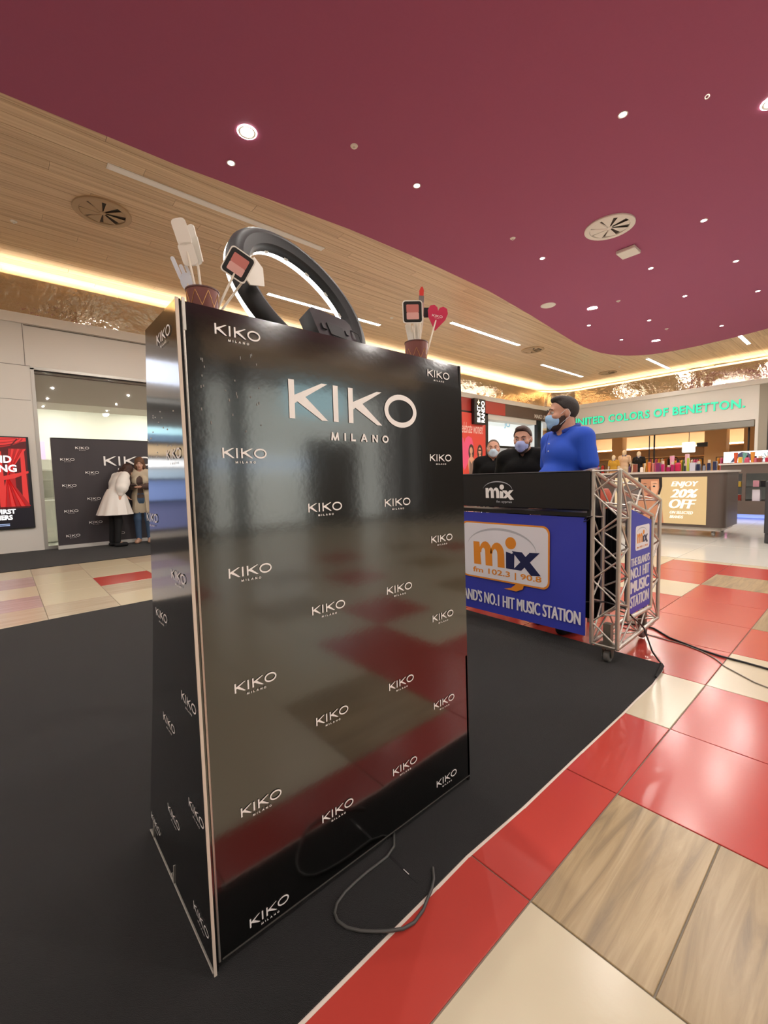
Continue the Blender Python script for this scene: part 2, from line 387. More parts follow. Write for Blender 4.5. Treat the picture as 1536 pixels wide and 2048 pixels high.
def tile_kind(i, j):                 # column counted from the one that starts at x = 1.013, row from the one that starts at y = -.015
    if i >= 9: return 'c' if j % 4 else 'w'
    fixed = {(0, 1): 'r', (1, 1): 'r', (2, 1): 'c', (3, 1): 'r', (4, 1): 'r', (5, 1): 'r', (6, 1): 'r', (7, 1): 'w', (8, 1): 'r', (-1, 1): 'r', (-2, 1): 'r',
             (-1, 0): 'c', (0, 0): 'w2', (1, 0): 'r', (2, 0): 'r', (3, 0): 'c', (4, 0): 'r', (5, 0): 'w', (6, 0): 'w', (7, 0): 'w', (8, 0): 'r',
             (0, -1): 'c', (-1, -1): 'c', (1, -1): 'r', (6, 2): 'c', (7, 2): 'r', (8, 2): 'r', (5, 2): 'r', (4, 2): 'r', (3, 2): 'r', (8, 3): 'c', (7, 3): 'r', (6, 3): 'r'}
    if (i, j) in fixed: return fixed[(i, j)]
    if j < 0: return ['c', 'c', 'w', 'r', 'c', 'c', 'c'][(i * 3 + j * 5) % 7]
    return ['r', 'r', 'r', 'c', 'r', 'w', 'r'][(i * 2 + j * 3) % 7]
KM = {'r': RED_TILE, 'c': CREAM_TILE, 'w': WOOD_TILE}
for i in range(-6, 10):
    for r, (y0, y1) in enumerate(YR):
        j = r - 6; x0, x1 = XL[i + 6], XL[i + 7]
        if j >= 2 and x1 < 2.9: continue          # carpet and the planked area by the shop front
        if i < -3 and j < -4: continue
        k = tile_kind(i, j)
        if k == 'w2':
            tile(x0, y0, x1, .287, WOOD_TILE, 'wood_plank'); tile(x0, .287, x1, y1, WOOD_TILE, 'wood_plank')
        else: tile(x0, y0, x1, y1, KM[k])
# planked strip in front of the cosmetics shop
for x0, x1, rows in ((-1.4, .24, [(4.2, 4.78, 'c'), (4.78, 5.34, 'm0'), (5.34, 5.94, 'm'), (5.94, 6.54, 'c'), (6.54, 7.25, 'm'), (7.25, 7.95, 'c')]),
                     (.24, .80, [(4.2, 4.78, 'g'), (4.78, 5.37, 'g'), (5.37, 5.95, 'c'), (5.95, 6.55, 'c'), (6.55, 7.28, 'c'), (7.28, 7.95, 'g')]),
                     (.80, 1.42, [(4.2, 4.8, 'c'), (4.8, 5.37, 'c'), (5.37, 5.94, 'g'), (5.94, 6.54, 'r'), (6.54, 7.27, 'c'), (7.27, 7.95, 'c')]),
                     (1.42, 2.03, [(4.2, 4.8, 'c'), (4.8, 5.9, 'c'), (5.9, 6.54, 'c'), (6.54, 7.27, 'c'), (7.27, 7.95, 'g')]),
                     (2.03, 2.9, [(4.2, 5.4, 'c'), (5.4, 6.54, 'r'), (6.54, 7.95, 'c')])):
    for y0, y1, k in rows: tile(x0, y0, x1, y1, {'c': CREAM_TILE, 'g': GREIGE_TILE, 'm': MAUVE_TILE, 'm0': GREIGE_TILE, 'r': RED_TILE}[k])
for i in range(3):
    for j in range(3): tile(2.9 + 1.31 * i, 4.22 + 1.25 * j, 4.21 + 1.31 * i, 5.47 + 1.25 * j, RED_TILE if (i + 2 * j) % 4 == 1 else CREAM_TILE)
for i in range(9):
    for j in range(7): tile(6.85 + 1.45 * i, -1.4 + 1.6 * j, 8.3 + 1.45 * i, .2 + 1.6 * j, WHITEFLOOR)
for x0 in (-10, -6.4):
    for y0 in (-4, -.4, 3.2, 6.8): tile(x0, y0, x0 + 3.6, y0 + 3.6, CREAM_TILE)
for x0 in (-2.6, 1., 4.6): tile(x0, -7.3, x0 + 3.6, -3.64, CREAM_TILE)

# ---- ceiling: plum slab with a curved outline over a planked oak soffit
PL = [(-10, 5.95), (-4, 5.93), (.26, 5.86), (1.86, 5.82), (3.2, 5.70), (4.33, 5.60), (5.98, 5.555), (7.97, 5.59), (9.89, 5.77), (11.85, 6.0), (13., 6.13), (13.7, 6.17), (14.3, 6.165), (14.8, 6.11), (15.25, 6.0), (15.6, 5.86), (15.9, 5.68), (16.15, 5.46), (16.33, 5.2), (16.44, 4.9), (16.5, 4.5), (16.5, 3.9), (16.36, 3.0), (16.12, 2.2), (15.85, 0), (15.5, -3), (15.2, -9), (-10, -9)]
cm = MB(); cm.prism(list(reversed(PL)), lambda u, v, w: (u, v, w), HZ - .02, HZ - .004)
ceiling = struct(cm.build('ceiling', PURPLE, org=(0, 0, HZ)))
MB().box((-10.5, -9.5, HZ + .022), (24, 14, HZ + .06)).build('ceiling_backing', CEILWOOD, ceiling)  # slab added above the planks to stop light leaking through
_pm = {}
def plank(x0, x1, y0, y1):
    k = (round(x1 - x0, 2), round(y1 - y0, 2))
    if k not in _pm: _pm[k] = MB().box((-k[0] / 2 + .002, -k[1] / 2 + .0025, 0), (k[0] / 2 - .002, k[1] / 2 - .0025, .018)).mesh('ceiling_plank', CEILWOOD)
    inst('ceiling_plank', _pm[k], ((x0 + x1) / 2, (y0 + y1) / 2, HZ), ceiling)
r = 0
y = 5.4
while y < 10.75:
    x = -2.5 - (r * 1.37) % 3.2
    while x < 21:
        if not (y < 5.9 and x < 13): plank(x, x + 3.2, y, y + .19)
        elif y >= 5.5 and x < 13: plank(x, x + 3.2, y, y + .19)
        x += 3.2
    y += .19; r += 1
y = 5.4 - .38
while y > -1.5:
    o = (r * 1.1) % 2.4; plank(15.0 - o, 18.2 - o, y, y + .38); plank(18.2 - o, 21.4 - o, y, y + .38); y -= .38; r += 1

# ---- curved cornice: bronze mirror fascia, white lip, cove light on top
def run(off):                         # path of the shop-front line, pushed outwards by off, corner rounded
    P = [(-9., 10.2 + off), (-5, 10.2 + off), (0, 10.2 + off), (5, 10.2 + off), (10, 10.2 + off), (15, 10.2 + off), (18.0, 10.2 + off)]
    P += [(18.4 + (1.2 + off) * math.sin(R_(a)), 9.0 + (1.2 + off) * math.cos(R_(a))) for a in range(10, 90, 10)]
    return P + [(19.6 + off, y) for y in (8.6, 6, 3, 0, -3, -8)]
def band(name, m, o0, o1, z0, z1, parent=None):
    a, b = run(o0), run(o1); mb = MB()
    rings = [[(p[0], p[1], z0), (p[0], p[1], z1), (q[0], q[1], z1), (q[0], q[1], z0)] for p, q in zip(a, b)]
    mb.loft(rings); return mb.build(name, m, parent, org=None if parent else (5, 10.2, z0))
cornice = struct(band('trim_1', BRONZE, -.02, .03, 4.24, 4.87))
band('lip', WHITE, -.05, .06, 4.07, 4.238, cornice)
band('cove_ledge', WHITE, .032, .40, 4.80, 4.82, cornice)
band('cove_back', mat('cove_cream', 'e9dcc2', rough=.6), .40, .43, 4.80, 5.02, cornice)
band('cove_lamp', COVE, .10, .16, 4.822, 4.845, cornice)

# ---- left shop front (faces -Y)
wl = MB()
for a, b in (((-9, 10.2, 0), (-3.3, 10.35, 4.07)), ((-3.3, 10.2, 3.0), (-1.35, 10.35, 4.07)), ((-3.3, 10.2, 0), (-1.35, 10.35, .12)), ((-1.35, 10.2, 0), (.55, 10.35, 4.07)), ((.55, 10.2, 3.30), (5.2, 10.35, 4.07)), ((5.2, 10.2, 0), (12.6, 10.35, 4.07))): wl.box(a, b)
wall_left = struct(wl.build('wall_left', WALLW, org=(0, 10.2, 0)))
seam = mat('panel_seam', '6f6a63', rough=.8)
for a, b in (((.478, 10.197, 3.34), (.486, 10.201, 4.07)), ((-9, 10.197, 3.335), (.55, 10.201, 3.343)), ((-9, 10.197, 2.725), (.52, 10.201, 2.731)), ((.50, 10.194, 4.045), (12.6, 10.2, 4.06)), ((2.9, 10.197, 3.34), (2.908, 10.201, 4.07))):
    MB().box(a, b).build('panel_joint', seam, wall_left)
win = struct(MB().box((.60, 10.26, .06), (5.18, 10.268, 3.285)).build('window_1', PANE, org=(2.9, 10.26, .06)))
fr = mat('window_frame_grey', 'b9b5ad', rough=.35, metal=.4)
for a, b in (((.545, 10.19, 0), (.60, 10.36, 3.31)), ((.545, 10.19, 3.285), (5.2, 10.36, 3.335)), ((5.17, 10.19, 0), (5.22, 10.36, 3.31)), ((.60, 10.22, 0), (5.18, 10.30, .06))):
    MB().box(a, b).build('window_frame', fr, win)
MB().box((.60, 10.245, 3.272), (5.18, 10.26, 3.285)).build('window_gasket', BLACKPL, win)
# shop interior
ceil_in = mat('shop_white', 'efede4', rough=.6)
shop = struct(MB().box((-.9, 14.6, 0), (5.6, 14.7, 3.25)).box((-.95, 10.36, 0), (-.85, 14.7, 3.25)).box((5.5, 10.36, 0), (5.6, 14.7, 3.25)).build('wall_shop', ceil_in, org=(2, 14.6, 0)))
MB().box((-.9, 10.36, 3.25), (5.6, 14.7, 3.3)).build('shop_ceiling', ceil_in, shop)
MB().box((-.85, 10.36, 2.74), (3.1, 11.3, 3.24)).build('bulkhead', mat('bulkhead_beige', 'b9ad9c', rough=.5), shop)
MB().box((-.85, 10.36, .0), (5.5, 14.6, .01)).build('shop_floor', WHITEFLOOR, shop)
LP = mat('shop_panel_light', (1, .97, .9), emit=13)
for x, y in ((.4, 12.2), (1.9, 12.0), (3.3, 11.6), (4.5, 12.6), (1.2, 13.6), (3.2, 13.6)):
    MB().box((x - .35, y - .35, 3.225), (x + .35, y + .35, 3.249)).build('light_panel', LP, shop)
MB().box((-.6, 14.5, 1.2), (.95, 14.59, 2.35)).build('wall_graphic', mat('lilac_print', 'd9b7d6', rough=.5, emit=.5), shop)
t = text2d('MILANO', .01); decal('wall_lettering', fit2d(t, .9, .16), BLACKPL, XZ(14.49), shop, at=(-.2, 1.05))
for k, (x, yy) in enumerate(((1.62, 11.8), (1.95, 12.3), (.62, 11.7))):
    tl = root('track_spotlight', (x, yy, 3.25), ['white cylinder spotlight on the shop ceiling track, nearest the glass', 'smaller white spotlight further inside the shop', 'white spotlight at the left edge of the shop glass'][k], 'spotlight', 'shop ceiling spotlights')
    MB().bar((x, yy, 3.25), (x, yy, 3.05), .015).build('stem', WHITE, tl)
    MB().bar((x, yy, 3.05), (x + .05, yy - .10, 2.84), .07, 14).build('lamp_head', WHITE, tl)
    MB().bar((x + .05, yy - .10, 2.84), (x + .052, yy - .105, 2.832), .055, 14).build('lens', LAMP, tl)
MB().bar((1.35, 11.4, 3.2), (1.9, 13.9, 3.2), .02, 6).build('track_rail', fr, shop)
dsp = root('display_unit', (.55, 11.5, 0), 'white stepped cosmetics display behind the glass beside the dark backdrop', 'display')
MB().box((.25, 11.3, 0.012), (1.0, 11.9, .9), .02).build('base', ceil_in, dsp)
for k in range(4): MB().box((.25, 11.35 + .08 * k, .9 + .2 * k), (1.0, 11.9, .93 + .2 * k)).build('shelf', ceil_in, dsp)
MB().box((.25, 11.86, .9), (1.0, 11.9, 1.75)).build('back_board', ceil_in, dsp)

# lit shop beside it, and bright shop across the hall (both seen only as reflections in the gloss panels)
w2 = struct(MB().box((-3.3, 10.9, .1), (-1.35, 10.95, 3.0)).build('window_2', mat('window_grey_back', '8d8a88', rough=.6, emit=.15), org=(-2.3, 10.9, .1)))
for z0, z1, cc, ee in ((.15, .75, (.22, .25, .50), .5), (.8, 1.25, (.25, .36, .72), .9), (1.3, 1.5, (.5, .65, .8), 1.0), (1.56, 1.72, (1, 1, 1), 2.2), (1.82, 2.05, (.9, .66, .4), .9), (2.12, 2.28, (.25, .4, .6), .7), (2.3, 2.45, (.55, .9, 1.), 1.8)):
    MB().box((-3.25, 10.84, z0), (-1.4, 10.895, z1)).build('lit_display', mat('lit_display_%d' % int(z0 * 100), cc, emit=ee), w2)
for z in (.76, 1.26, 1.76, 2.08): MB().box((-3.28, 10.6, z), (-1.37, 10.9, z + .03)).build('window_shelf', DARKPL, w2)
MB().box((-3.2, 10.12, 3.3), (-1.6, 10.2, 3.75)).build('shop_sign', mat('blue_white_sign', (.75, .82, 1.0), emit=2.2), w2)
wb = MB()
for a, b in (((-10, -7.2, 0), (3.2, -7, HZ)), ((9.4, -7.2, 0), (24, -7, HZ))): wb.box(a, b)
wall_back = struct(wb.build('wall_back', mat('dark_hall_wall', '4a4642', rough=.6), org=(6, -7, 0)))
MB().box((3.2, -7.2, 3.7), (9.4, -7, HZ)).build('upper_panel', mat('tan_upper_panel', 'b59c7c', rough=.5), wall_back)
MB().box((3.2, -9, 0), (9.4, -8.9, 3.7)).build('shop_back_wall', mat('lit_shop_wall', (.86, .88, .80), emit=1.6), wall_back)
MB().box((5.0, -7.1, 2.7), (6.7, -7.0, 3.4)).build('shop_sign', mat('teal_sign', (.5, .78, .85), emit=2.4), wall_back)
MB().box((3.6, -8.8, 1.55), (7.4, -8.7, 1.75)).build('light_shelf', mat('cool_shelf_light', (.7, .82, 1.0), emit=2.2), wall_back)
MB().box((6.4, -8.6, 0), (8.0, -8.2, 2.3)).build('shop_counter', mat('shop_counter_grey', '5c5650', rough=.4), wall_back)
for x in (3.7, 8.6): MB().box((x, -7.15, 0), (x + .35, -7.05, 3.9)).build('shop_pillar', DARKPL, wall_back)
struct(MB().box((-10.3, -9, 0), (-10.1, 14, HZ)).build('wall_far', WALLW, org=(-10.2, 2, 0)))

# ---- red cosmetics shop further along the same wall
REDW = mat('red_shop_panel', 'b23a34', rough=.4); REDP = mat('red_poster', 'd6473b', rough=.4, emit=.05); BROWN = mat('dark_brown_fascia', '574740', rough=.45)
wr = MB().box((12.6, 10.2, 3.60), (15.6, 10.35, 4.07))
wall_red = struct(wr.build('wall_red', REDW, org=(13, 10.2, 0)))
MB().box((12.6, 10.2, 0), (14.2, 10.35, 3.6)).build('poster_backing', REDW, wall_red)
fas = MB().box((15.6, 10.2, 3.60), (19.4, 10.35, 4.07)); fas.build('fascia', BROWN, wall_red)
MB().box((14.4, 10.25, 3.40), (18.1, 10.7, 3.60)).build('soffit', mat('soffit_white', 'd8d4cc', rough=.5), wall_red)
MB().box((12.4, 10.1965, 3.53), (14.40, 10.21, 3.60)).build('fascia_trim', BLACKPL, wall_red)
for x0, x1 in ((14.22, 14.42), (18.12, 18.42), (19.2, 19.5)): MB().box((x0, 10.1965, 0), (x1, 10.35, 3.6)).build('door_post', BLACKPL, wall_red)
decal('fascia_lettering', fit2d(text2d('MAKE UP SPOT', .012), 1.65, .17), WHITEPRINT, XZ(10.2), wall_red, off=.004, at=(17.86, 3.68))
poster = MB().box((12.6, 10.165, .05), (14.2, 10.195, 3.53)).build('red_poster', REDP, org=(13.4, 10.165, .05))
tag(poster, 'tall red illustrated poster beside the makeup shop doorway', 'poster')
PINK = mat('hot_pink_print', 'e4557c', rough=.5, emit=.05); PSKIN = mat('print_skin', 'dca184', rough=.5); PHAIR = mat('print_hair', '46302c', rough=.5); PROSE = mat('print_rose', 'e9a6b4', rough=.5); PTAUPE = mat('print_taupe', '7a6258', rough=.5)
fP = XZ(10.165)
hp = [(0, -.62), (-.42, -.1), (-.5, .18), (-.42, .38), (-.22, .44), (-.06, .36), (0, .22), (.06, .36), (.22, .44), (.42, .38), (.5, .18), (.42, -.1)]
decal('print_heart', poly2d([(a * 1.05, b * 1.2) for a, b in hp]), PINK, fP, poster, at=(12.9, 2.15))
for cx, s, body in ((13.30, 1.0, PTAUPE), (13.83, .86, PROSE)):
    decal('print_hair', ell2d(0, .30, .17, .30), PHAIR, fP, poster, .003, at=(cx, 1.78 * (1 if s == 1 else 1.0)))
    decal('print_face', ell2d(0, .36, .09, .13), PSKIN, fP, poster, .005, at=(cx - .01, 1.78))
    decal('print_body', poly2d([(-.05, .26), (.05, .26), (.06, .16), (.17, .08), (.2, -.1), (.13, -.5), (-.13, -.5), (-.2, -.1), (-.17, .08), (-.06, .16)]), PSKIN, fP, poster, .005, at=(cx, 1.75))
    decal('print_top', poly2d([(-.12, .06), (0, -.10), (.12, .06), (.14, -.5), (-.14, -.5)]), body, fP, poster, .007, at=(cx, 1.75))
    decal('print_skirt', poly2d([(-.14, -.5), (.14, -.5), (.24, -1.5), (-.24, -1.5)]), PROSE, fP, poster, .007, at=(cx, 1.75))
decal('print_sunglasses', rect2d(-.09, .36, .09, .41), BLACKPL, fP, poster, .009, at=(13.82, 1.78))
decal('print_lettering', fit2d(text2d('celebrate women!', 0, .35), 1.38, .40), mat('print_blush', 'f4d5cc', rough=.5), fP, poster, at=(12.68, 2.78))
sg = root('blade_sign', (13.67, 10.1, 3.6), 'black vertical sign with white rotated lettering above the red poster', 'sign')
MB().box((13.33, 10.02, 3.12), (14.02, 10.16, 4.06), .01).build('sign_box', BLACKPL, sg)
GL = mat('white_sign_glow', (1, .97, .92), emit=1.3)
def rot90(vf): return [(-b, a) for a, b in vf[0]], vf[1]
decal('lettering', rot90(fit2d(text2d('BUNT', .03), .62, .20)), GL, ((13.68, 10.02, 3.19), (1, 0, 0), (0, 0, 1)), sg, off=.006)
decal('lettering', rot90(fit2d(text2d('RANDO', .03), .80, .22)), GL, ((13.95, 10.02, 3.19), (1, 0, 0), (0, 0, 1)), sg, off=.006)
decal('star_mark', poly2d([(.09 * (1.0 if k % 2 == 0 else .45) * math.cos(R_(45 * k)), .11 * (1.0 if k % 2 == 0 else .45) * math.sin(R_(45 * k))) for k in range(8)]), mat('gold_sign_glow', (1, .8, .5), emit=1.3), ((13.57, 10.02, 3.92), (1, 0, 0), (0, 0, 1)), sg, off=.006)
inr = struct(MB().box((12.7, 13.5, 0), (19.4, 13.6, 3.8)).box((12.6, 10.36, 0), (12.7, 13.6, 3.8)).build('wall_makeup', mat('makeup_wall_white', 'e3ebe9', rough=.5), org=(16, 13.5, 0)))
MB().box((12.7, 10.36, 3.78), (19.4, 13.6, 3.85)).build('makeup_ceiling', WHITE, inr)
MB().box((15.2, 10.75, 2.45), (19.2, 10.80, 3.62)).build('white_lightbox', mat('pale_lightbox', (.86, .95, .97), emit=.5), inr)
MB().box((19.33, 10.75, 2.45), (19.58, 10.80, 3.62)).build('white_lightbox', mat('pale_lightbox', (.86, .95, .97), emit=.5), inr)
decal('lightbox_lettering', fit2d(text2d('JO', .01), .45, .28), mat('sky_blue_print', '63b6dc', rough=.5, emit=.3), XZ(10.75), inr, at=(16.35, 3.2))
decal('lightbox_lettering', fit2d(text2d('U', .0), .18, .3), mat('pale_blue_print', 'b9dbe2', rough=.5, emit=.3), XZ(10.75), inr, at=(19.36, 2.9))
MB().box((15.2, 10.72, 2.36), (19.58, 10.84, 2.448)).build('shelf_rail', BLACKPL, inr)
for k in range(5): MB().box((14.3 + .95 * k, 12.7, .1), (15.1 + .95 * k, 13.4, 1.9 - .1 * (k % 2)), .02).build('shop_shelf', [mat('shelf_white', 'e6e2dc', rough=.4), mat('shelf_red', 'c2323a', rough=.4), mat('shelf_grey', '9a9a98', rough=.4)][k % 3], inr)
for x in (14.6, 15.6, 16.6, 17.6, 18.7): MB().box((x, 11.6, 3.7), (x + .5, 12.1, 3.775)).build('light_panel', LP, inr)

# ---- right shop (faces -X)
wr2 = MB()
for a, b in (((19.6, 2.95, 2.90), (19.8, 10.0, 4.07)), ((19.6, 2.62, 0), (19.8, 2.95, 4.07)), ((19.6, -8, 0), (19.8, 2.35, 4.07)), ((19.6, 9.2, 0), (19.8, 10.4, 4.07))): wr2.box(a, b)
wall_right = struct(wr2.build('wall_right', WALLW, org=(19.6, 6, 0)))
MB().box((19.55, 2.35, 0), (19.7, 2.62, 4.07)).build('dark_pier', mat('dark_pier_bronze', '2d2723', rough=.3), wall_right)
MB().box((19.57, 2.62, 0), (19.6, 2.86, 4.05)).build('stone_strip', mat('taupe_strip', '9c9484', rough=.5), wall_right)
SH = mat('shutter_grey', '8e8c84', rough=.4, metal=.3)
sb = MB().box((19.62, 2.97, 2.66), (19.8, 9.2, 2.90), .02)
sb.build('shutter_box', SH, wall_right)
for k in range(3): MB().box((19.612, 2.97, 2.70 + .06 * k), (19.622, 9.2, 2.73 + .06 * k)).build('shutter_slat', SH, wall_right)
sign = root('shop_sign', (19.6, 6, 3.3), 'green illuminated raised shop lettering on the white fascia', 'sign')
x = 9.38                                  # letters run towards -Y; widths follow the word
word = 'UNITED COLORS OF BENETTON.'
_adv = {}
def advance(ch):
    if ch not in _adv:
        a = np.array(text2d('H' + ch + 'H', .0)[0])[:, 0]; b = np.array(text2d('HH', .0)[0])[:, 0]; _adv[ch] = float(a.max() - b.max())
    return _adv[ch]
tot = sum(advance(c) if c != ' ' else .3 for c in word); sc_ = (9.35 - 3.22) / tot
pos = 9.35
for ch in word:
    a = (advance(ch) if ch != ' ' else .3) * sc_
    if ch != ' ':
        vf = text2d(ch, .028); ar = np.array(vf[0]); H = .31 * (ar[:, 1].max() - ar[:, 1].min()) / .729
        f2 = fit2d(vf, a * .88, max(.06, H))
        decal('letter', f2, GREENNEON, YZ(19.56, pos, 3.33), sign, off=.0, thick=.0)
        decal('letter_return', f2, GREENSIDE, YZ(19.6, pos, 3.33), sign, off=.0, thick=.038)
    pos -= a
# interior of the right shop
CREAMW = mat('shop_cream', 'e0cfb2', rough=.6); OAK = mat('shop_oak', 'b98c5c', rough=.5)
rs = struct(MB().box((26.5, 1.5, 0), (26.6, 12, 3.6)).box((19.8, 1.4, 0), (26.6, 1.5, 3.6)).box((19.8, 12, 0), (26.6, 12.1, 3.6)).build('wall_boutique', CREAMW, org=(26.5, 6, 0)))
MB().box((19.8, 1.5, 3.3), (26.6, 12, 3.4)).build('boutique_ceiling', mat('boutique_ceiling', 'd9bf98', rough=.7), rs)
MB().box((19.8, 1.5, -.003), (26.6, 12, .005)).build('boutique_floor', mat('boutique_floor', 'bfa67f', rough=.4), rs)
for k in range(6): MB().box((20.2 + k, 1.5, 3.05), (20.35 + k, 12, 3.3)).build('ceiling_beam', OAK, rs)
WL = mat('warm_tube', (1, .86, .64), emit=8.0)
for k in range(5): MB().box((20.7 + 1.2 * k, 2.2, 3.2), (20.78 + 1.2 * k, 11.5, 3.26)).build('ceiling_tube', WL, rs)
for yy in (3.2, 6.2): MB().bar((20.2, yy, 0), (20.2, yy, 3.05), .03).build('post', BLACKPL, rs)
MB().bar((20.1, 6.35, 2.66), (20.1, 6.35, 1.3), .02).build('post', BLACKPL, rs)
for yy, w in ((3.1, .9), (4.6, .8), (8.9, .5)): MB().box((24.2, yy, 0), (24.8, yy + w, 3.3)).build('column', mat('boutique_column', 'cfae82', rough=.6), rs)
for z in (1.0, 1.45, 1.9, 2.35): MB().box((25.9, 2.2, z), (26.5, 11.4, z + .05)).build('wall_shelf', OAK, rs)
MB().box((25.95, 2.2, 2.42), (26.0, 11.4, 2.48)).build('shelf_light', WL, rs)
es = tag(MB().box((21.9, 6.44, 2.905), (21.95, 6.82, 3.02), .01).build('exit_sign', mat('exit_sign_glow', (1, 1, .97), emit=2.2), org=(21.9, 6.6, 2.9)), 'small white lit box sign hanging inside the boutique entrance', 'sign')
lpo = root('hanging_lantern', (22, 5.45, 2.0), 'square white glowing lantern hanging inside the boutique', 'lamp')
MB().box((21.85, 5.25, 1.98), (22.15, 5.66, 2.40), .02).build('shade', mat('lantern_glow', (1, .97, .9), emit=1.6), lpo); MB().bar((22, 5.45, 2.4), (22, 5.45, 3.05), .012).build('cord', BLACKPL, lpo)
dg_ = tag(MB().box((22.0, 4.8, 2.18), (22.05, 5.18, 2.36)).build('dark_hanging_sign', BLACKPL, org=(22, 5, 2.18)), 'small dark hanging sign beside the square lantern', 'sign')
cols = ['d9a23f', 'c9508a', 'e07b39', 'c43d3d', '5f7f4b', 'e2ddd0', '3f5f9f', 'd86aa6', '262626', 'e6b34a']
gm = []
for k, c in enumerate(cols):
    mb = MB()
    prof = [(.0, .0), (.16, .0), (.17, -.15), (.15, -.4), (.16, -.62)]
    rings = [[(w * math.cos(a) * .35, w * math.sin(a), z) for a in [2 * math.pi * q / 10 for q in range(10)]] for w, z in ((.03, .05), (.10, .03), (.2, -.02), (.19, -.3), (.18, -.65))]
    mb.loft(rings); gm.append(mb.mesh('garment', mat('garment_' + c, c, rough=.8), smooth=True))
def rail(name, x, y0, y1, z, label, n, seed):
    rt = root(name, (x, (y0 + y1) / 2, 0), label, 'clothes rack')
    MB().bar((x, y0, z), (x, y1, z), .015, 6).build('rail', BLACKPL, rt)
    for yy in (y0, y1): MB().bar((x, yy, .006), (x, yy, z), .015, 6).build('post', BLACKPL, rt)
    rnd = random.Random(seed)
    for k in range(n):
        o = inst('garment', gm[rnd.randrange(len(gm))], (x, y0 + .08 + (y1 - y0 - .16) * k / max(1, n - 1), z - .07), None, rot=(0, 0, math.pi / 2 * 0))
        o.scale = (.55, .8, 1); o.rotation_euler = (0, 0, math.pi / 2)
        nmz = {'d9a23f': 'ochre', 'c9508a': 'pink', 'e07b39': 'orange', 'c43d3d': 'red', '5f7f4b': 'green', 'e2ddd0': 'ivory', '3f5f9f': 'blue', 'd86aa6': 'bright pink', '262626': 'black', 'e6b34a': 'yellow'}[o.data.materials[0].name[8:]]
        tag(o, nmz + ' garment, ' + ['first', 'second', 'third', 'fourth', 'fifth', 'sixth', 'seventh', 'eighth', 'ninth', 'tenth', 'eleventh', 'twelfth', 'last'][k] + ' from the right on ' + label.split(',')[0], 'garment', 'garments on ' + label.split(',')[0])
rail('clothes_rack', 23.0, 3.2, 4.7, 1.75, 'the boutique rack nearest the right jamb, mixed colours', 13, 1)
rail('clothes_rack', 22.2, 5.0, 6.1, 1.7, 'the boutique rack below the lantern, orange and dark', 11, 2)
rail('clothes_rack', 24.0, 6.4, 8.0, 1.85, 'the boutique rack behind the mannequins, pinks', 12, 3)
rail('clothes_rack', 22.8, 9.2, 9.9, 1.6, 'the boutique rack at the far left edge, dark coats', 6, 4)

# ================================================================== CEILING FIXTURES
def lathe_mesh(name, prof, m, n=24, smooth=True): return MB().lathe(prof, n=n).mesh(name, m, smooth=smooth)
ring_me = lathe_mesh('trim_ring', [(.075, 0), (.095, 0), (.095, -.008), (.075, -.006), (.066, .0)], WHITE)
disc_me = lathe_mesh('lamp_disc', [(.0005, .001), (.066, .001), (.066, -.003), (.0005, -.003)], LAMP, 18, False)
sring_me = lathe_mesh('trim_ring', [(.036, 0), (.050, 0), (.050, -.006), (.036, -.004)], WHITE, 18)
sdisc_me = lathe_mesh('lamp_disc', [(.0005, .001), (.036, .001), (.036, -.003), (.0005, -.003)], LAMP, 14, False)
lamp_d = bpy.data.lights.new('downlight_lamp', 'SPOT'); lamp_d.energy = SPOT_W; lamp_d.color = WARM; lamp_d.spot_size = R_(172); lamp_d.spot_blend = .25; lamp_d.shadow_soft_size = .03
bigl_d = bpy.data.lights.new('downlight_lamp', 'SPOT'); bigl_d.energy = SPOT_W * 2; bigl_d.color = WARM; bigl_d.spot_size = R_(172); bigl_d.spot_blend = .25; bigl_d.shadow_soft_size = .05
ZP = HZ - .02
def downlight(x, y, big, label):
    rt = root('downlight', (x, y, ZP), label, 'downlight', 'recessed ceiling downlights')
    inst('trim_ring', ring_me if big else sring_me, (x, y, ZP), rt); inst('lamp_disc', disc_me if big else sdisc_me, (x, y, ZP), rt, scale=(1.6, 1.6, 1) if big else (1, 1, 1))
    l = bpy.data.objects.new('downlight_lamp', bigl_d if big else lamp_d); COL.objects.link(l); l.parent = rt; l.location = (0, 0, -.012)
for (x, y), lb in zip([(2.32, 4.80), (6.40, .92), (10.7, 4.64), (14.8, 4.56)], ['largest glowing downlight, above the big hoop lamp', 'large downlight cut by the right edge of the plum ceiling', 'bright large downlight beyond the plain round speaker disc', 'bright large downlight near the curved end of the plum ceiling']): downlight(x, y, True, lb)
for x, y, lb in [(2.37, 5.37, 'small star-bright spotlight just below the largest downlight'), (4.42, 4.23, 'small spotlight right of the hoop lamp, alone in the middle of the plum ceiling'), (5.33, 2.01, 'small spotlight left of the large downlight cut by the frame'), (7.56, 4.17, 'small spotlight left of the white square box'), (8.45, 1.98, 'small spotlight right of the white swirl vent'), (9.56, 3.06, 'small spotlight just beyond the white square box'), (10.52, 1.95, 'second small spotlight of the row right of the white swirl vent'), (12.62, 1.94, 'third small spotlight of the row right of the white swirl vent'), (11.64, 3.04, 'small spotlight beyond the one past the white square box'), (12.7, 4.08, 'small spotlight straight beyond the bright large downlight past the speaker'), (11.82, 5.21, 'small spotlight nearest the oak edge, beyond the speaker disc'), (13.84, 5.16, 'small spotlight left of the farthest large downlight'), (14.78, 3.0, 'farthest small spotlight, by the curved oak edge at right')]:
    downlight(x, y, False, lb)
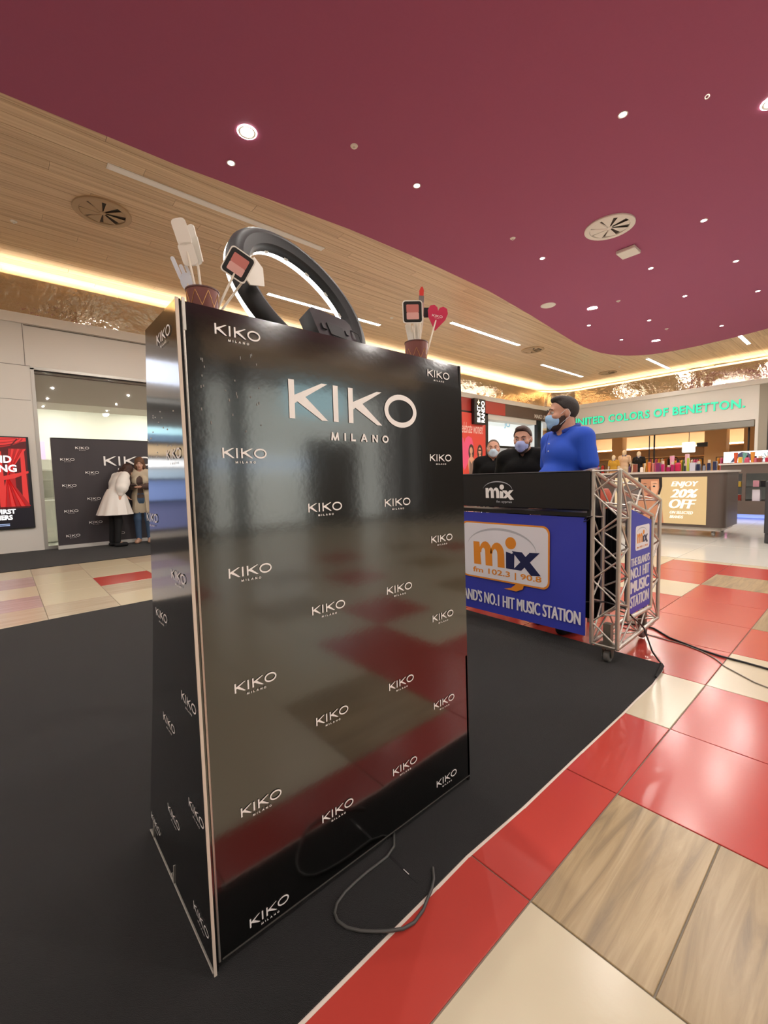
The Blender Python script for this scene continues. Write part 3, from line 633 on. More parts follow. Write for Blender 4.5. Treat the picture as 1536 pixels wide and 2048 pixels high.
for x in (-6, -3.4, -.8, 1.8, 4.4, 7, 9.6, 12.2, 14.4):
    for y in (-1.0, -3.6, -6.0): downlight(x, y, False, 'unseen added downlight in the plum ceiling behind the viewpoint')  # unseen lamps continuing the grid, added for their light and reflections
for x, y in [(-3.4, 1.8), (-.8, 1.8), (1.4, 2.0), (3.2, 2.0), (-.8, 4.6), (-3.4, 4.6), (-6, 4.6), (-6, 1.8)]: downlight(x, y, False, 'unseen added downlight in the plum ceiling overhead, out of frame')  # out-of-frame lamps, added to the grid for the light they give

def vent(x, y, r, z, m, label):
    rt = root('ceiling_vent', (x, y, z), label, 'vent', 'round swirl vents'); z -= .024
    MB().lathe([(r * .79, .022), (r * .79, .0), (r * .97, -.003), (r, .004), (r, .0235)], (x, y, z), 36).build('trim_ring', m, rt, smooth=True)
    MB().lathe([(.001, .0235), (r * .79, .0235), (r * .79, .021), (.001, .021)], (x, y, z), 36).build('dark_back', mat('vent_dark', '4b453d', rough=.7), rt)
    MB().lathe([(.001, -.002), (r * .10, -.002), (r * .12, .012), (.001, .012)], (x, y, z), 16).build('hub', m, rt)
    for k in range(8):
        a = 2 * math.pi * k / 8; b = a + .60; mb = MB(); q = r * .785
        P = [(x + .1 * r * math.cos(a), y + .1 * r * math.sin(a), z + .0), (x + q * math.cos(a), y + q * math.sin(a), z + .0), (x + q * math.cos((a + b) / 2), y + q * math.sin((a + b) / 2), z + .009), (x + q * math.cos(b), y + q * math.sin(b), z + .0185), (x + .1 * r * math.cos(b), y + .1 * r * math.sin(b), z + .016)]
        mb.loft([P, [(p[0], p[1], p[2] + .0015) for p in P]]); mb.build('vane', m, rt)
BEIGE = mat('vent_beige', 'b59c7c', rough=.5)
vent(1.36, 7.48, .36, HZ, BEIGE, 'beige swirl vent in the oak ceiling above the white shop wall')
vent(7.47, 2.99, .36, ZP, WHITE, 'white swirl vent in the plum ceiling')
vent(12.7, 7.32, .34, HZ, BEIGE, 'beige swirl vent in the oak ceiling past the first glowing strips')
vent(17.9, 7.15, .32, HZ, BEIGE, 'farthest beige swirl vent near the ceiling corner')
spr = lathe_mesh('detector', [(.001, -.03), (.012, -.03), (.014, -.012), (.04, -.008), (.045, 0), (.001, 0)], WHITE, 14)
for x, y, z, lb in ((3.36, 4.21, ZP, 'nearest sprinkler head in the plum ceiling, right of the largest downlight'), (6.56, 4.14, ZP, 'sprinkler head in the plum ceiling left of the white vent'), (10.73, 4.08, ZP, 'sprinkler head beside the bright downlight past the speaker disc'), (13.83, 4.01, ZP, 'farthest sprinkler head in the plum ceiling'), (.41, 8.54, HZ, 'sprinkler head in the oak ceiling left of the beige vent'), (7.4, 8.0, HZ, 'sprinkler head in the oak ceiling right of the hoop lamp'), (17.3, 6.5, HZ, 'thin sprinkler head in the oak ceiling near the far corner')):
    tag(inst('sprinkler', spr, (x, y, z)), lb, 'sprinkler', 'ceiling sprinklers')
tag(MB().lathe([(.001, -.012), (.15, -.012), (.165, -.004), (.165, 0), (.001, 0)], (9.69, 5.2, ZP), 28).build('ceiling_speaker', WHITE, org=(9.69, 5.2, ZP)), 'flat white round speaker disc near the oak edge of the plum ceiling', 'speaker')
tag(MB().box((8.35, 2.93, ZP - .06), (8.65, 3.23, ZP), .01).build('access_point', WHITE, org=(8.5, 3.08, ZP)), 'white square box under the plum ceiling beside the white vent', 'router')
def strip(x0, x1, y, on, label):
    rt = root('strip_light', ((x0 + x1) / 2, y, HZ), label, 'strip light', 'linear ceiling lights')
    MB().box((x0, y - .06, HZ - .008), (x1, y + .06, HZ - .0005)).build('frame', WHITE, rt)
    MB().box((x0 + .015, y - .045, HZ - .011), (x1 - .015, y + .045, HZ - .009)).build('diffuser', STRIP if on else STRIPOFF, rt)
strip(1.24, 4.36, 6.38, False, 'long dim strip light in the oak ceiling, nearest and unlit')
strip(4.42, 7.5, 8.55, True, 'lit strip light seen through the hoop lamp')
strip(8.78, 11.93, 7.31, True, 'lit strip light beyond the heart prop')
strip(14.6, 17.75, 8.07, True, 'lit strip light farthest along the left wall')
strip(16.9, 19.2, 5.46, True, 'short lit strip light near the curve of the plum ceiling')
strip(15.85, 17.65, 2.88, True, 'lit strip light at the right edge of the oak ceiling')

# ================================================================== CARPETS
def slab(name, poly, z0, z1, m, org): return MB().prism(poly, lambda u, v, w: (u, v, w), z0, z1).build(name, m, org=org)
edge = [(-3.5, .775), (.4, .778), (.853, .790), (1.0, .795), (1.3, .786), (1.746, .787), (2.17, .785), (2.37, .789), (2.62, .788), (2.76, .80), (2.86, .812), (2.93, .832)]
cp = edge + [(2.943, 1.27), (2.965, 1.8), (2.985, 2.36), (3.0, 3.2), (3.0, 4.78), (1.08, 4.80), (.43, 4.77), (-.08, 4.73), (-3.5, 4.70)]
carpet = tag(slab('carpet', cp, .0005, .006, CARPET, (0, 2, 0)), 'large black carpet under the tall gloss stand', 'carpet')
tp = MB()
for (a, b), (c, d) in zip(edge[1:-2], edge[2:-1]): tp.loft([[(a, b - .010, .0004), (c, d - .009, .0004), (c, d + .002, .0004), (a, b + .002, .0004)], [(a, b - .010, .0012), (c, d - .009, .0012), (c, d + .002, .0012), (a, b + .002, .0012)]])
tp.build('edge_tape', mat('pale_tape', 'e3d6c8', rough=.5), carpet)['label'] = 'pale adhesive tape along the near edge'
MB().box((.817, .83, .0062), (.825, .955, .0066)).build('seam_tape', mat('seam_tape_black', '161617', rough=.5), carpet)
MB().box((.8195, .865, .0066), (.8215, .888, .0069)).build('scuff_mark', WHITEPRINT, carpet)
fold = MB().tube([(2.70, .795, .012), (2.80, .803, .016), (2.88, .815, .014), (2.935, .834, .008)], [.006, .010, .010, .004], 8); fold.build('curled_edge', CARPET, carpet)
tag(slab('carpet', [(-9, 7.9), (9, 7.97), (9, 10.18), (-9, 10.18)], .0005, .006, CARPET, (0, 9, 0)), 'black carpet strip along the white shop front', 'carpet')

# ================================================================== TALL GLOSS STAND
st = root('promo_stand', (.78, 1.2, .0065), 'tall black gloss promotional stand with white repeated wordmarks, on the black carpet', 'stand')
fp = MB(); XT0, XB0, XT1, XB1 = .317, .318, 1.239, 1.270
def fx(z): t = (z - .03) / 1.517; return XB0 + (XT0 - XB0) * t, XB1 + (XT1 - XB1) * t
rows = [(.03, .990), (.5, .990), (1.0, .9895), (1.47, .990), (1.547, .9925)]
fp.loft([[(fx(z)[0], y, z), (fx(z)[1], y, z), (fx(z)[1], y + .010, z), (fx(z)[0], y + .010, z)] for z, y in rows])
front = fp.build('front_panel', BLACKGLOSS, st)
small = wordmark(.108); lfr = XZ(.990)
for cx, zs in ((.437, (1.228, .95, .674, .364, .069)), (.656, (1.089, .813, .505, .22)), (.923, (1.088, .817, .511, .227)), (1.127, (1.227, .953, .682, .373, .085))):
    for z in zs: decal('logo', small, WHITEPRINT, lfr, front, off=.0018, at=(cx + (.008 if z < .3 else 0), z))
for cx in (.434, 1.122): decal('logo', small, WHITEPRINT, XZ(.9905), front, off=.0018, at=(cx, 1.502))
decal('logo', wordmark(.455), WHITEPRINT, lfr, front, off=.0018, at=(.785, 1.367), label='largest white wordmark')
MB().box((.322, .9885, .0275), (1.268, .991, .0305)).build('bottom_edge', mat('worn_foam_edge', '4c4945', rough=.7), st)
be = [(1.547, 1.236), (1.38, 1.265), (1.186, 1.298), (1.007, 1.321), (.805, 1.343), (.513, 1.418), (.208, 1.514), (.012, 1.568)]
sp = MB(); pl = [(.985, .012), (.985, 1.547)] + [(y, z) for z, y in be]
sp.prism(pl, lambda u, v, w: (w, u, v), .300, .310)
side = sp.build('side_panel', SIDEGLOSS, st)
sfr = YZ(.300)
for y, z in ((1.082, 1.496), (1.06, 1.228), (1.283, 1.072), (1.08, .943), (1.249, .813), (1.056, .646), (1.242, .518), (1.478, .085), (1.256, .241), (1.049, .374), (1.061, .09)):
    decal('logo', small, WHITEPRINT, sfr, side, off=.0015, at=(-y, z))
MB().loft([[(.2985, .982, z), (.3050, .982, z), (.3050, .9855, z), (.2985, .9855, z)] for z in (.008, .5, 1.0, 1.548)]).build('panel_edge', mat('white_foam_edge', 'ddd0c0', rough=.7), st)['label'] = 'pale bare edge of the side board'
MB().bar((.3145, .9885, .03), (.3140, .9885, 1.545), .0030, 8).build('corner_profile', ALU, st)
MB().box((.3125, .984, 1.485), (.3185, .9895, 1.551)).build('corner_cap', ALU, st)
chip = mat('chipped_edge', 'a9a59c', rough=.6)
MB().bar((.299, .99, .010), (.299, 1.565, .012), .0015, 6).build('worn_edge', chip, st)
for y in (1.30, 1.52): MB().bar((.2985, y, .013), (.2985, y - .012, .075), .0016, 6).bar((.2985, y, .013), (.2985, y + .02, .03), .0014, 6).build('scuff_mark', chip, st)
sc2 = MB()
rnd = random.Random(3)
for k in range(22): 
    y = rnd.uniform(1.04, 1.28); z = 1.22 + .12 * rnd.random(); sc2.box((.2988, y, z), (.2999, y + .0018, z + .003))
o = sc2.build('paint_specks', WHITEPRINT, st); o['kind'] = 'stuff'
o2 = MB()
for k in range(26):
    xx = rnd.uniform(.34, .48); z = rnd.uniform(1.22, 1.46); o2.box((xx, .9885, z), (xx + .002, .9898, z + rnd.uniform(.003, .008)))
o = o2.build('film_nicks', mat('nick_grey', '8c8a86', rough=.5), st); o['kind'] = 'stuff'
def side_r(): 
    m = MB(); m.loft([[(fx(max(z, .03))[1] - .001, .99, z), (fx(max(z, .03))[1] - .011, .99, z), (fx(max(z, .03))[1] - .011, y, z), (fx(max(z, .03))[1] - .001, y, z)] for z, y in reversed(be)]); return m
side_r().build('side_panel', SIDEGLOSS, st)
MB().loft([[(.312, y - .012, z), (fx(max(z, .03))[1] - .012, y - .012, z), (fx(max(z, .03))[1] - .012, y, z), (.312, y, z)] for z, y in be]).build('back_panel', SIDEGLOSS, st)
for a, b, z in ((.311, .49, 1.50), (.94, 1.228, 1.50), (.49, .94, 1.40)): MB().box((a, 1.001, z), (b, 1.224, z + .012)).build('top_deck', SIDEGLOSS, st)
MB().box((.312, 1.001, .045), (1.255, 1.45, .06)).build('base_board', DARKPL, st)
cw = MB().lathe([(.001, -.010), (.017, -.010), (.019, -.006), (.019, .006), (.017, .010), (.001, .010)], n=16)
cw.v = [(z, y, x) for x, y, z in cw.v]; cwm = cw.mesh('wheel', mat('caster_grey', '6d6a66', rough=.5), smooth=True)
for x, y in ((.464, 1.02), (.825, 1.02), (1.19, 1.02), (.335, 1.10), (.335, 1.38), (.464, 1.42), (1.19, 1.42)):
    c_ = MB().box((x - .016, y - .02, .034), (x + .016, y + .02, .046)).box((x - .015, y - .012, .02), (x - .012, y + .012, .036)).box((x + .012, y - .012, .02), (x + .015, y + .012, .036)).build('caster', STEEL, st)
    inst('wheel', cwm, (x, y, .0262), c_)
cbl = tag(MB().tube([(.905, 1.10, .03), (.899, 1.03, .014), (.885, 1.0, .0105), (.851, .963, .0105), (.81, .950, .0105), (.77, .95, .0105), (.733, .951, .0105), (.69, .949, .0105), (.647, .944, .0105), (.612, .933, .0105), (.592, .915, .0105), (.586, .892, .0105), (.594, .862, .0105), (.615, .832, .0105), (.643, .804, .0105), (.668, .783, .0105), (.70, .764, .008), (.735, .758, .005), (.775, .765, .005), (.806, .778, .006), (.832, .787, .009), (.86, .803, .0105), (.885, .83, .0105)], .0042, 10).build('power_cable', mat('cable_grey', '4a4a47', rough=.45), smooth=True, org=(.7, .85, .007)), 'dark grey cable looping from under the tall gloss stand over the carpet edge', 'cable')

# ---- hoop lamp on top
C0 = Vector((.727, 1.175, 1.697)); az, el = 1.784, -.462
nrm = Vector((math.cos(az) * math.cos(el), math.sin(az) * math.cos(el), math.sin(el))); ru = nrm.cross(Vector((0, 0, 1))).normalized(); rv = ru.cross(nrm)
ringl = root('ring_light', tuple(C0 - rv * .23), 'large black hoop lamp with white glowing rim, tilted on top of the tall gloss stand', 'ring light')
def hoop(prof, n=64, close=True):
    mb = MB(); rings = []
    for k in range(n + 1):
        a = 2 * math.pi * k / n; d = ru * math.cos(a) + rv * math.sin(a)
        rings.append([tuple(C0 + d * r + nrm * h) for r, h in prof])
    return mb.loft(rings, cap=False)
RO, RI = .247, .186
bk = [(RO, .012), (RO + .001, -.004), (RO - .006, -.018), (RO - .018, -.025), (RI + .030, -.026), (RI + .022, -.020), (RI + .006, -.014), (RI, -.004), (RI, .012)]
hoop(bk).build('housing', mat('ring_black', '0e0f10', rough=.5), ringl, smooth=True)
hoop([(RO, .0125), (RI, .0125), (RI + .001, .024), (RI + .012, .032), (RO - .012, .032), (RO - .001, .024)]).build('light_band', mat('ring_glow', (1, .97, .93), emit=5.5), ringl, smooth=True)
for k in range(14):
    a = 2 * math.pi * (k + .3) / 14; d = ru * math.cos(a) + rv * math.sin(a); t = -ru * math.sin(a) + rv * math.cos(a); p = C0 + d * (RI - .001) + nrm * .010
    MB().loft([[tuple(p + t * (i * .007) + nrm * j + d * q) for i, j in ((-1, -.003), (1, -.003), (1, .003), (-1, .003))] for q in (-.003, .004)]).build('clip', WHITE, ringl)
bx_d = rv * -1; 
def rb(a0, a1, b0, b1, h0, h1):      # block in the hoop's own directions
    return MB().loft([[tuple(C0 + ru * a + rv * b + nrm * h) for a, b in ((a0, b0), (a1, b0), (a1, b1), (a0, b1))] for h in (h0, h1)])
cbx = MB()
sg_ = 1
cbx.loft([[tuple(C0 + ru * a + rv * b + nrm * h) for a, b in ((-.085, -.215), (.085, -.215), (.085, -.108), (.07, -.096), (-.07, -.096), (-.085, -.108))] for h in (-.066, -.058, -.020)])
ctl = cbx.build('control_box', mat('control_black', '1b1b1f', rough=.33), ringl)
rb(-.035, .03, -.18, -.140, -.069, -.0655).build('recess', mat('recess_black', '070708', rough=.6), ctl)
rb(-.062, -.046, -.168, -.15, -.070, -.0655).build('socket', BLACKPL, ctl)
rb(.040, .05, -.160, -.145, -.069, -.0655).build('switch', BLACKPL, ctl)
for k in range(6): rb(-.030 + .009 * k, -.026 + .009 * k, -.192, -.183, -.069, -.0655).build('vent_slot', mat('recess_black', '070708'), ctl)
for k in range(3): rb(-.045 + .03 * k, -.025 + .03 * k, -.0965, -.092, -.05, -.035).build('button', WHITEPRINT, ctl)
decal('marking', fit2d(text2d('DC IN', .01), .02, .005), mat('grey_print', '8d8d8d'), (C0 + ru * .04 + rv * -.118 + nrm * -.066, -ru, rv), ctl, off=.0008)
rb(-.02, .02, -.285, -.215, -.05, -.03).build('stand_bracket', BLACKPL, ringl)
w0 = C0 + ru * .075 + rv * -.13 + nrm * -.066
MB().tube([tuple(w0), tuple(w0 + Vector((.02, -.012, -.012))), tuple(w0 + Vector((.034, -.012, -.04))), tuple(w0 + Vector((.036, .0, -.08)))], .0018, 6).build('lead', BLACKPL, ringl)

# ---- paper cups with photo props
CUP = mat('cup_rose_brown', '7d4a43', rough=.38, metal=.2); GOLD = mat('cup_gold_lines', 'd6a063', rough=.3, metal=.6)
CARD = mat('prop_card_white', 'e9e4da', rough=.6); WOODS = mat('prop_stick', 'e6dccb', rough=.6)
def cup(x, y, label, h=.098, r=.037):
    zb = 1.512; rt = root('paper_cup', (x, y, zb), label, 'cup', 'patterned cups on the tall stand')
    MB().lathe([(.001, .0), (r * .8, 0), (r, h), (r * .96, h), (r * .77, .004), (.001, .004)], (x, y, zb), 28).build('body', CUP, rt, smooth=True)
    MB().lathe([(r - .0005, h - .002), (r + .0012, h - .002), (r + .0012, h + .001), (r - .0005, h + .001)], (x, y, zb), 28).build('rim', mat('cup_rim', '5a342f', rough=.4), rt)
    g = MB()
    for k in range(8):
        for sx in (-1, 1):
            for j in range(2):
                pts = []
                for q in range(3):
                    t = q / 2; a = 2 * math.pi * (k + .5 + sx * .5 * t) / 8; z = .018 + .038 * j + .034 * t; rr = r * (.8 + .2 * z / h) + .0006
                    pts.append((x + rr * math.cos(a), y + rr * math.sin(a), zb + z))
                g.tube(pts, .0006, 5)
    g.build('gold_pattern', GOLD, rt)['kind'] = 'stuff'
    return rt
cup(.389, 1.075, 'rose brown patterned cup at the left corner of the tall stand')
cup(1.117, 1.085, 'rose brown patterned cup at the right end of the tall stand, on the white tray', .115, .040)
tray = tag(MB().box((.985, 1.02, 1.5125), (1.215, 1.19, 1.5155)).build('tray', CARD, org=(1.1, 1.1, 1.5125)), 'flat white card lying under the right cup on the tall stand', 'card')
def prop_frame(p, facing, tilt, lean=0.):      # card frame: origin p, faces a direction, tilted in its plane
    n = Vector(facing).normalized(); r = Vector((0, 0, 1)).cross(n).normalized() * 1; u = n.cross(r)
    c, s = math.cos(tilt), math.sin(tilt); return Vector(p), (r * c + u * s), (u * c - r * s), n
def prop(name, label, foot, p, facing, tilt, shapes, cat='prop', stick_r=.0028, down=.03):
    O, Rv, Uv, N = prop_frame(p, facing, tilt)
    rt = root(name, foot, label, cat, 'photo booth props in the cups')
    MB().tube([foot, tuple(O - Uv * down * .0 - N * .003)], stick_r, 8).build('stick', WOODS, rt)
    base = None
    for nm, vf, m, z, th in shapes:
        q = decal(nm, vf, m, (O, Rv, Uv), base or rt, off=z, thick=th)
        if base is None: base = q
    return rt
CAMD = (-.45, -.85, -.2)
pad = rrect2d(-.022, -.075, .022, .075, .016); pad2 = join2d(rrect2d(-.022, -.01, .022, .082, .014), rrect2d(-.026, -.078, .020, .0, .012))
prop('photo_prop', 'tall white paddle cut-out, foremost in the left cup', (.385, 1.07, 1.53), (.357, 1.078, 1.712), CAMD, .26, [('card', ([(a * .72, b * .60) for a, b in pad2[0]], pad2[1]), CARD, 0, .003)])
prop('photo_prop', 'narrow white cut-out just behind the tall paddle in the left cup', (.395, 1.083, 1.53), (.386, 1.10, 1.718), (-.9, -.5, -.1), .16, [('card', join2d(rrect2d(-.013, -.04, .013, .052, .010), rect2d(-.018, -.036, .015, .02)), CARD, 0, .003)])
hand = join2d(ell2d(0, -.01, .016, .022), rrect2d(-.015, .0, -.006, .05, .004), rrect2d(-.004, .005, .004, .03, .003), rrect2d(.007, .004, .014, .026, .003), rrect2d(-.012, -.055, .012, -.02, .005))
prop('photo_prop', 'small bluish white pointing-hand cut-out low in the left cup', (.378, 1.085, 1.545), (.362, 1.10, 1.642), CAMD, .35, [('card', hand, mat('prop_card_cool', 'dfe4ee', rough=.5), 0, .003)])
DKF = mat('prop_black_frame', '17120f', rough=.4); BL1 = mat('blush_coral', 'c4746b', rough=.6); BL2 = mat('blush_pink', 'dba59d', rough=.6)
def pal(s): return [('card', rrect2d(-.034 * s, -.036 * s, .034 * s, .036 * s, .009 * s), CARD, 0, .003), ('frame_print', rrect2d(-.031 * s, -.033 * s, .031 * s, .033 * s, .008 * s), DKF, .0032, .0), ('powder_print', rrect2d(-.021 * s, -.002 * s, .021 * s, .023 * s, .003 * s), BL1, .0036, .0), ('powder_print', rrect2d(-.021 * s, -.024 * s, .021 * s, -.002 * s, .003 * s), BL2, .0036, .0)]
prop('photo_prop', 'square blush palette cut-out leaning right out of the left cup', (.408, 1.07, 1.55), (.469, 1.05, 1.685), (-.4, -.9, -.12), -.52, pal(.92))
prop('photo_prop', 'white cut-out seen from behind the leaning blush palette', (.415, 1.09, 1.55), (.514, 1.065, 1.695), (.3, -.9, .1), -.6, [('card', poly2d([(-.02, -.045), (.012, -.05), (.045, -.01), (.02, .03), (-.012, .03)]), CARD, 0, .003)])
ps = lambda s: pal(s)
prop('photo_prop', 'square blush palette cut-out upright in the right cup', (1.11, 1.075, 1.53), (1.076, 1.06, 1.715), (-.55, -.83, -.1), .04, pal(1.0))
LIPR = mat('lip_red', 'd5352c', rough=.4)
prop('photo_prop', 'tall lipstick cut-out with a red tip in the right cup', (1.122, 1.085, 1.53), (1.144, 1.085, 1.757), (-.55, -.83, -.1), -.03, [('card', rrect2d(-.0095, -.035, .0095, .032, .003), mat('lip_case', 'c79a93', rough=.35), 0, .003), ('collar_print', rect2d(-.009, .012, .009, .034), mat('lip_collar', '8f8583', rough=.3, metal=.6), .0034, 0), ('tip_print', poly2d([(-.0075, .034), (.0075, .034), (.008, .052), (.003, .064), (-.003, .062), (-.008, .05)]), LIPR, 0, .003)])
prop('photo_prop', 'heart cut-out in raspberry pink with a white wordmark, right cup', (1.128, 1.07, 1.53), (1.199, 1.06, 1.728), (-.55, -.83, -.1), -.16, [('card', poly2d([(a * .073, b * .08) for a, b in hp]), mat('heart_card', 'c8234f', rough=.5), 0, .003), ('logo_print', wordmark(.038), WHITEPRINT, .0036, 0)])
prop('photo_prop', 'black cut-out half hidden behind the lipstick and heart', (1.125, 1.10, 1.53), (1.185, 1.11, 1.75), (-.55, -.83, -.1), .05, [('card', rrect2d(-.02, -.015, .03, .018, .004), BLACKPL, 0, .003)])
prop('photo_prop', 'white open-hand cut-out low in the right cup', (1.10, 1.085, 1.53), (1.108, 1.09, 1.655), (-.55, -.83, -.1), .05, [('card', join2d(hand, rrect2d(.0, -.03, .02, .045, .008)), CARD, 0, .003)])
prop('photo_prop', 'white narrow cut-out leaning left in the right cup', (1.095, 1.09, 1.53), (1.088, 1.09, 1.652), (-.55, -.83, -.1), .22, [('card', rrect2d(-.008, -.035, .008, .035, .006), CARD, 0, .003)])

# ================================================================== BROADCAST BOOTH
def truss(name, loc, label):
    """box-truss ring standing in the XZ plane: two faces (y = 0 near, y = .15 far), outer and inner chords, lattice braces"""
    rt = root(name, loc, label, 'truss stand')
    r = .0125; D = .15; bx, by, bz = loc
    oz = .12 - bz
    out = [(0, .115), (0, 1.172), (.70, .965), (.70, .145)]; inn = [(.15, .255), (.15, .975), (.55, .872), (.55, .255)]
    P = lambda q, y: (bx + q[0], by + y, bz + q[1] - 0)
    for y in (0, D):
        for i in range(4):
            MB().bar(P(out[i], y), P(out[(i + 1) % 4], y), r, 12).build('chord', ALU, rt, smooth=True)
            MB().bar(P(inn[i], y), P(inn[(i + 1) % 4], y), r, 12).build('chord', ALU, rt, smooth=True)
    br = lambda a, b: MB().bar(a, b, .0055, 8).build('brace', ALU, rt, smooth=True)
    lp = lambda a, b, t: (a[0] + (b[0] - a[0]) * t, a[1] + (b[1] - a[1]) * t)
    for i, n in ((0, 4), (1, 2), (2, 3), (3, 2)):
        a, b, c, d = out[i], out[(i + 1) % 4], inn[i], inn[(i + 1) % 4]
        for k in range(n):
            t0, t1 = k / n, (k + 1) / n; tm = (t0 + t1) / 2
            br(P(lp(a, b, t0 * .98 + .01), 0), P(lp(a, b, tm), D)); br(P(lp(a, b, tm), D), P(lp(a, b, t1 * .98 + .01), 0))     # outer face zigzag
            br(P(lp(c, d, t0 * .96 + .02), D), P(lp(c, d, tm), 0)); br(P(lp(c, d, tm), 0), P(lp(c, d, t1 * .96 + .02), D))     # inner face zigzag
            for y in (0, D): br(P(lp(a, b, t0 * .96 + .02), y), P(lp(c, d, tm), y)); br(P(lp(c, d, tm), y), P(lp(a, b, t1 * .96 + .02), y))
    for q in (out[0], out[1], out[2], out[3]): br(P(q, 0), P(q, D))
    for q in (.06, .64):
        cx, cy = bx + q, by + D / 2
        pl_ = MB().box((cx - .05, cy - .06, bz + .098), (cx + .05, cy + .06, bz + .103)).build('caster_plate', STEEL, rt)
        MB().box((cx - .022, cy - .022, bz + .103), (cx + .022, cy + .022, bz + .24)).build('caster_post', STEEL, pl_)
        for sy in (-1, 1): MB().loft([[(cx - .028, cy + sy * .024, bz + .098), (cx + .028, cy + sy * .024, bz + .098), (cx + .012, cy + sy * .024, bz + .03), (cx - .012, cy + sy * .024, bz + .03)], [(cx - .028, cy + sy * .028, bz + .098), (cx + .028, cy + sy * .028, bz + .098), (cx + .012, cy + sy * .028, bz + .03), (cx - .012, cy + sy * .028, bz + .03)]]).build('caster_fork', STEEL, pl_)
        w = MB().lathe([(.001, -.018), (.030, -.018), (.036, -.012), (.036, .012), (.030, .018), (.001, .018)], n=20); w.v = [(cx + x, cy + z, bz + .0365 + y) for x, y, z in w.v]; w.build('wheel', mat('caster_grey', '6d6a66', rough=.5), pl_, smooth=True)
    return rt
t1 = truss('truss_stand', (2.68, .995, .006), 'aluminium lattice truss frame on casters at the right end of the radio desk')
t2 = copytree(t1); t2.location.y = 2.40; t2['label'] = 'aluminium lattice truss frame at the hidden left end of the radio desk'
NAVY = mat('banner_blue', '3a43b4', rough=.42, spec=.5); ORG = mat('print_orange', 'e8922e', rough=.45); DNV = mat('print_navy', '1b2350', rough=.45); SILV = mat('print_silver', 'b9bcc2', rough=.45); CWH = mat('print_card_white', 'e9e9ef', rough=.45)
desk = root('radio_desk', (2.78, 1.78, .94), 'black radio desk front with a white swoosh logo, held between truss stands', 'desk')
MB().box((2.655, 1.155, .942), (2.675, 2.40, 1.178), .004).build('front_panel', mat('desk_black', '161618', rough=.42, spec=.5), desk)
MB().box((2.675, 1.16, 1.150), (2.83, 2.40, 1.170)).build('desk_top', BLACKPL, desk)
MB().box((2.675, 1.16, .90), (2.83, 2.40, .925)).build('lower_shelf', BLACKPL, desk)
for y in (1.16, 2.38): MB().box((2.675, y, .925), (2.82, y + .018, 1.15)).build('end_panel', BLACKPL, desk)
MB().box((2.652, 1.152, 1.178), (2.835, 2.40, 1.183)).build('edge_trim', mat('edge_grey', '6a6a6c', rough=.35), desk)
def mixlogo(name, fr, par, s, cx, cz, mcol, xcol, dot, arc, off=.002):
    # s = whole width, x-height .31 s; m with a slab foot, navy i and x run together, round dot, swoosh over
    X = lambda pts: [(a * s, b * s) for a, b in pts]; h = .31; at = (cx - s / 2, cz)
    arch = lambda x0, x1, yb, yt, n=8: [(x0 + (x1 - x0) * (.5 - .5 * math.cos(math.pi * k / n)), yb + (yt - yb) * math.sin(math.pi * k / n)) for k in range(n + 1)]
    for q in ([(0, h), (.10, h), (.13, 0), (.01, 0)], [(.19, .22), (.30, .20), (.31, 0), (.20, 0)], [(.385, .20), (.49, .18), (.495, 0), (.39, 0)]): decal(name, poly2d(X(q)), mcol, fr, par, off=off, at=at)
    for x0, x1 in ((.115, .30), (.295, .49)):
        o_, i_ = arch(x0 - .02, x1, .17, h + .015), arch(x0 + .015, x1 - .105, .17, .235)
        for k in range(8): decal_q = [o_[k], o_[k + 1], i_[k + 1], i_[k]]; decal(name, poly2d(X(decal_q)), mcol, fr, par, off=off + .0002, at=at)
    decal(name, poly2d(X([(.515, .22), (.60, .20), (.64, .225), (.635, 0), (.515, 0)])), xcol, fr, par, off=off, at=at)
    decal(name, join2d(poly2d(X([(.60, .235), (.745, .235), (1.0, -.03), (.87, -.045)])), poly2d(X([(.62, 0), (.735, 0), (.985, .25), (.85, .24)]))), xcol, fr, par, off=off + .0004, at=at)
    decal(name, ell2d(.585 * s, .335 * s, .078 * s, .078 * s), dot, fr, par, off=off + .0008, at=at)
    decal(name, ring2d(.42 * s, .24 * s, .52 * s, .275 * s, .03 * s, 40, 172, -4, True), arc, fr, par, off=off - .0003, at=at)
dfr = YZ(2.655)
mixlogo('logo', dfr, desk.children[0], .235, -1.785, 1.005, WHITEPRINT, WHITEPRINT, WHITEPRINT, SILV)
decal('lettering', fit2d(text2d('fm cyprus', .012), .125, .022), SILV, dfr, desk.children[0], off=.002, at=(-1.81, .968))
# blue banner: slightly slack cloth tied at its corners
def cloth(y0, y1, z0, z1, xf, x, nu=30, nv=16):
    mb = MB(); 
    P = lambda i, j, d: (x + xf(i / nu, j / nv) + d, y0 + (y1 - y0) * i / nu, z0 + (z1 - z0) * j / nv)
    A = [P(i, j, 0) for j in range(nv + 1) for i in range(nu + 1)]; B = [P(i, j, .0015) for j in range(nv + 1) for i in range(nu + 1)]; n = len(A); w = nu + 1; fs = []
    for j in range(nv):
        for i in range(nu): q = (j * w + i, j * w + i + 1, (j + 1) * w + i + 1, (j + 1) * w + i); fs += [tuple(reversed(q)), tuple(k + n for k in q)]
    return mb.add(A + B, fs)
def slack(u, v):                        # radiating tension folds from the tied top corners
    d = math.hypot(u, 1 - v) + .02; a = math.atan2(1 - v, u)
    d2 = math.hypot(1 - u, 1 - v) + .02; a2 = math.atan2(1 - v, 1 - u)
    return .004 + .0045 * math.sin(a * 9) * math.exp(-2.2 * d) * min(1, d * 6) + .0045 * math.sin(a2 * 9) * math.exp(-2.2 * d2) * min(1, d2 * 6)
